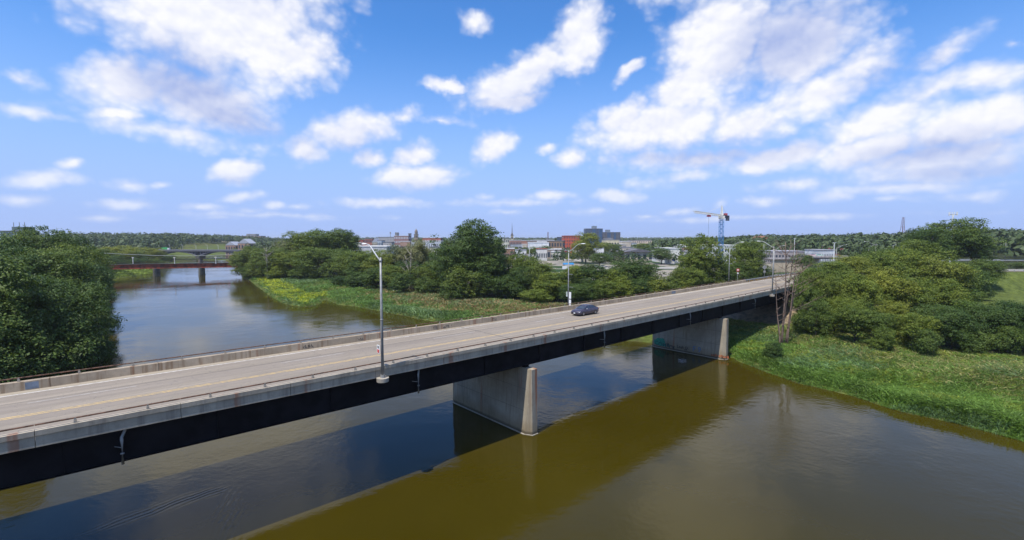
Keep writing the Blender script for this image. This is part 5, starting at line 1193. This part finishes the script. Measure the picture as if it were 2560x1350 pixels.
u = .50; MB().box(tv[0] * u - .9, tv[0] * u + .9, tv[1] * u - .6, tv[1] * u + .6, zj - 1.6, zj - .7).build('trolley', CRD, CR); MB().tube([(tv[0] * u, tv[1] * u, zj - 1.6), (tv[0] * u, tv[1] * u, zj - 22)], .05, 4).build('hoist_rope', CDK, CR)
# ------------------------------------------------------------------ masts on the horizon
d = 700; q = A(2258, 543, d); g = gz(q[0], d)
LM = thing('lattice_tower', 'thin lattice tower on the hill left of the big tree', 'tower', (q[0], d, g)); hh = q[2] - g
mb = MB()
for sx_, sy in ((-1, -1), (1, -1), (1, 1), (-1, 1)): mb.tube([(sx_ * 5, sy * 5, 0), (sx_ * 1.6, sy * 1.6, hh * .55), (sx_ * .6, sy * .6, hh)], [.35, .3, .22], 4)
for k in range(12):
    z0 = hh * k / 12; z1 = hh * (k + 1) / 12; w0 = 5 + (1.6 - 5) * min(1, z0 / (hh * .55)); w1 = 5 + (1.6 - 5) * min(1, z1 / (hh * .55)); mb.bar((-w0, -w0, z0), (w1, -w1, z1), .2); mb.bar((w0, -w0, z0), (-w1, -w1, z1), .2)
o = mb.build('frame_lattice', M('red_grey_lattice', (.24, .16, .18), .7), LM); o['kind'] = 'stuff'
MB().box(-2.6, 2.6, -.3, .3, hh * .62, hh * .62 + .5).build('crossarm', MC['red_grey_lattice'], LM)
d = 245; q = A(2383, 536, d); g = gz(q[0], d)
CT = thing('cell_tower', 'white cell tower top with antenna panels above the big tree', 'tower', (q[0], d, g)); hh = q[2] - g
MB().tube([(0, 0, 0), (0, 0, hh)], [.6, .35], 8).build('pole', WHITE, CT)
for k in range(6):
    an = k * 1.047; MB().box(math.cos(an) * 1.7 - .15, math.cos(an) * 1.7 + .15, math.sin(an) * 1.7 - .1, math.sin(an) * 1.7 + .1, hh - .6, hh + 1.2).build('antenna_panel', WHITE, CT)
MB().tube([(1.7 * math.cos(t), 1.7 * math.sin(t), hh) for t in np.linspace(0, 6.28, 13)], .08, 4).build('antenna_ring', GALV, CT)
d = 1400; q = A(1370, 580, d); g = gz(q[0], d)
RMS = thing('radio_mast', 'thin red radio mast on the horizon above the mall', 'mast', (q[0], d, g)); lattice((0, 0, 0), (0, 0, q[2] - g), 2.4, 14, MC['red_grey_lattice'], 'mast_lattice', RMS, .35)
d = 800; q = A(976, 580, d); g = gz(q[0], d)
RMS = thing('radio_mast', 'short mast with an aerial above the grey hall', 'mast', (q[0], d, g)); MB().tube([(0, 0, 0), (0, 0, q[2] - g)], .4, 5).build('post', GALV, RMS); MB().box(-1, 1, -.3, .3, q[2] - g - 3, q[2] - g).build('aerial', GALV, RMS)
# ------------------------------------------------------------------ odds and ends on the banks
q = P(1003, 731, 2.0); zg = gz(q[0], q[1]); rr_ = random.Random(3)
def crumple(name, label, px, py, w, l, mat, hgt=.7):
    q = P(px, py, 1.8); zg = gz(q[0], q[1]); n = 9; mb = MB()
    for i in range(n):
        for j in range(n): u, v = i / (n - 1) * 2 - 1, j / (n - 1) * 2 - 1; mb.v.append((u * w / 2 * rr_.uniform(.9, 1.1), v * l / 2 * rr_.uniform(.9, 1.1), max(.02, hgt * (1 - .6 * (u * u + v * v)) * rr_.uniform(.5, 1.1))))
    mb.f = [(i * n + j, (i + 1) * n + j, (i + 1) * n + j + 1, i * n + j + 1) for i in range(n - 1) for j in range(n - 1)]
    tag(mb.build(name, mat, None, (q[0], q[1], zg + .35)), label, 'tarpaulin')
crumple('tarpaulin', 'crumpled teal tarpaulin on the grass of the far bank', 1004, 730, 5.0, 2.4, M('teal_tarpaulin', (.05, .30, .30), .5, .1), 1.0)
crumple('tarpaulin', 'small white sheet beside the teal tarpaulin', 986, 733, 2.6, 1.4, M('white_sheet', (.65, .64, .62), .6, .05), .6)
q = P(872, 704, 1.6); zg = gz(q[0], q[1])
tag(MB().tube([(-6, 0, zg + .9), (-2, .3, zg + 1.0), (2, 0, zg + .9), (6, -.4, zg + 1.2)], [.18, .3, .32, .22], 7).build('fallen_log', PALEW, None, (q[0], q[1], 0)), 'pale fallen log below the trees of the far bank', 'log')
q = P(1706, 906, 0)
CT = thing('shopping_cart', 'drowned wire shopping cart in the water by the second pier', 'cart', (q[0], q[1], -.45), .5)
WIRE = M('pale_grey_wire', (.38, .40, .42), .5, .1)
for nm, mb in (('basket', MB()), ('chassis', MB())):
    if nm == 'basket':
        for k in range(7): x_ = -.55 + k * 1.1 / 6; mb.bar((x_, -.32, .35), (x_, .32, .35), .02); mb.bar((x_, -.32, .35), (x_, -.36, .95), .02); mb.bar((x_, .32, .35), (x_, .36, .95), .02)
        for z_ in (.35, .55, .75, .95): mb.bar((-.55, -.35, z_), (.55, -.35, z_), .02); mb.bar((-.55, .35, z_), (.55, .35, z_), .02); mb.bar((-.55, -.35, z_), (-.55, .35, z_), .02); mb.bar((.55, -.35, z_), (.55, .35, z_), .02)
    else:
        mb.bar((-.6, -.3, .1), (.55, -.3, .1), .03); mb.bar((-.6, .3, .1), (.55, .3, .1), .03); mb.bar((-.6, -.3, .1), (-.75, -.3, 1.1), .03); mb.bar((-.6, .3, .1), (-.75, .3, 1.1), .03); mb.bar((-.75, -.3, 1.1), (-.75, .3, 1.1), .04)
    o = mb.build(nm, WIRE, CT); o['kind'] = 'stuff'

# ------------------------------------------------------------------ summer haze
hz_m = bpy.data.materials.new('summer_haze'); hz_m.use_nodes = True; t_ = hz_m.node_tree; t_.nodes.clear(); N_ = NT(t_)
pv = N_.n('ShaderNodeVolumePrincipled'); pv.inputs['Color'].default_value = (.86, .92, 1.0, 1); pv.inputs['Density'].default_value = .00010; pv.inputs['Anisotropy'].default_value = .2
o_ = N_.n('ShaderNodeOutputMaterial'); t_.links.new(pv.outputs[0], o_.inputs['Volume'])
tag(MB().box(-7600, 7600, -1500, 10500, -4, 75).build('haze', hz_m), 'thin summer haze over the river and town', 'haze', kind='stuff')
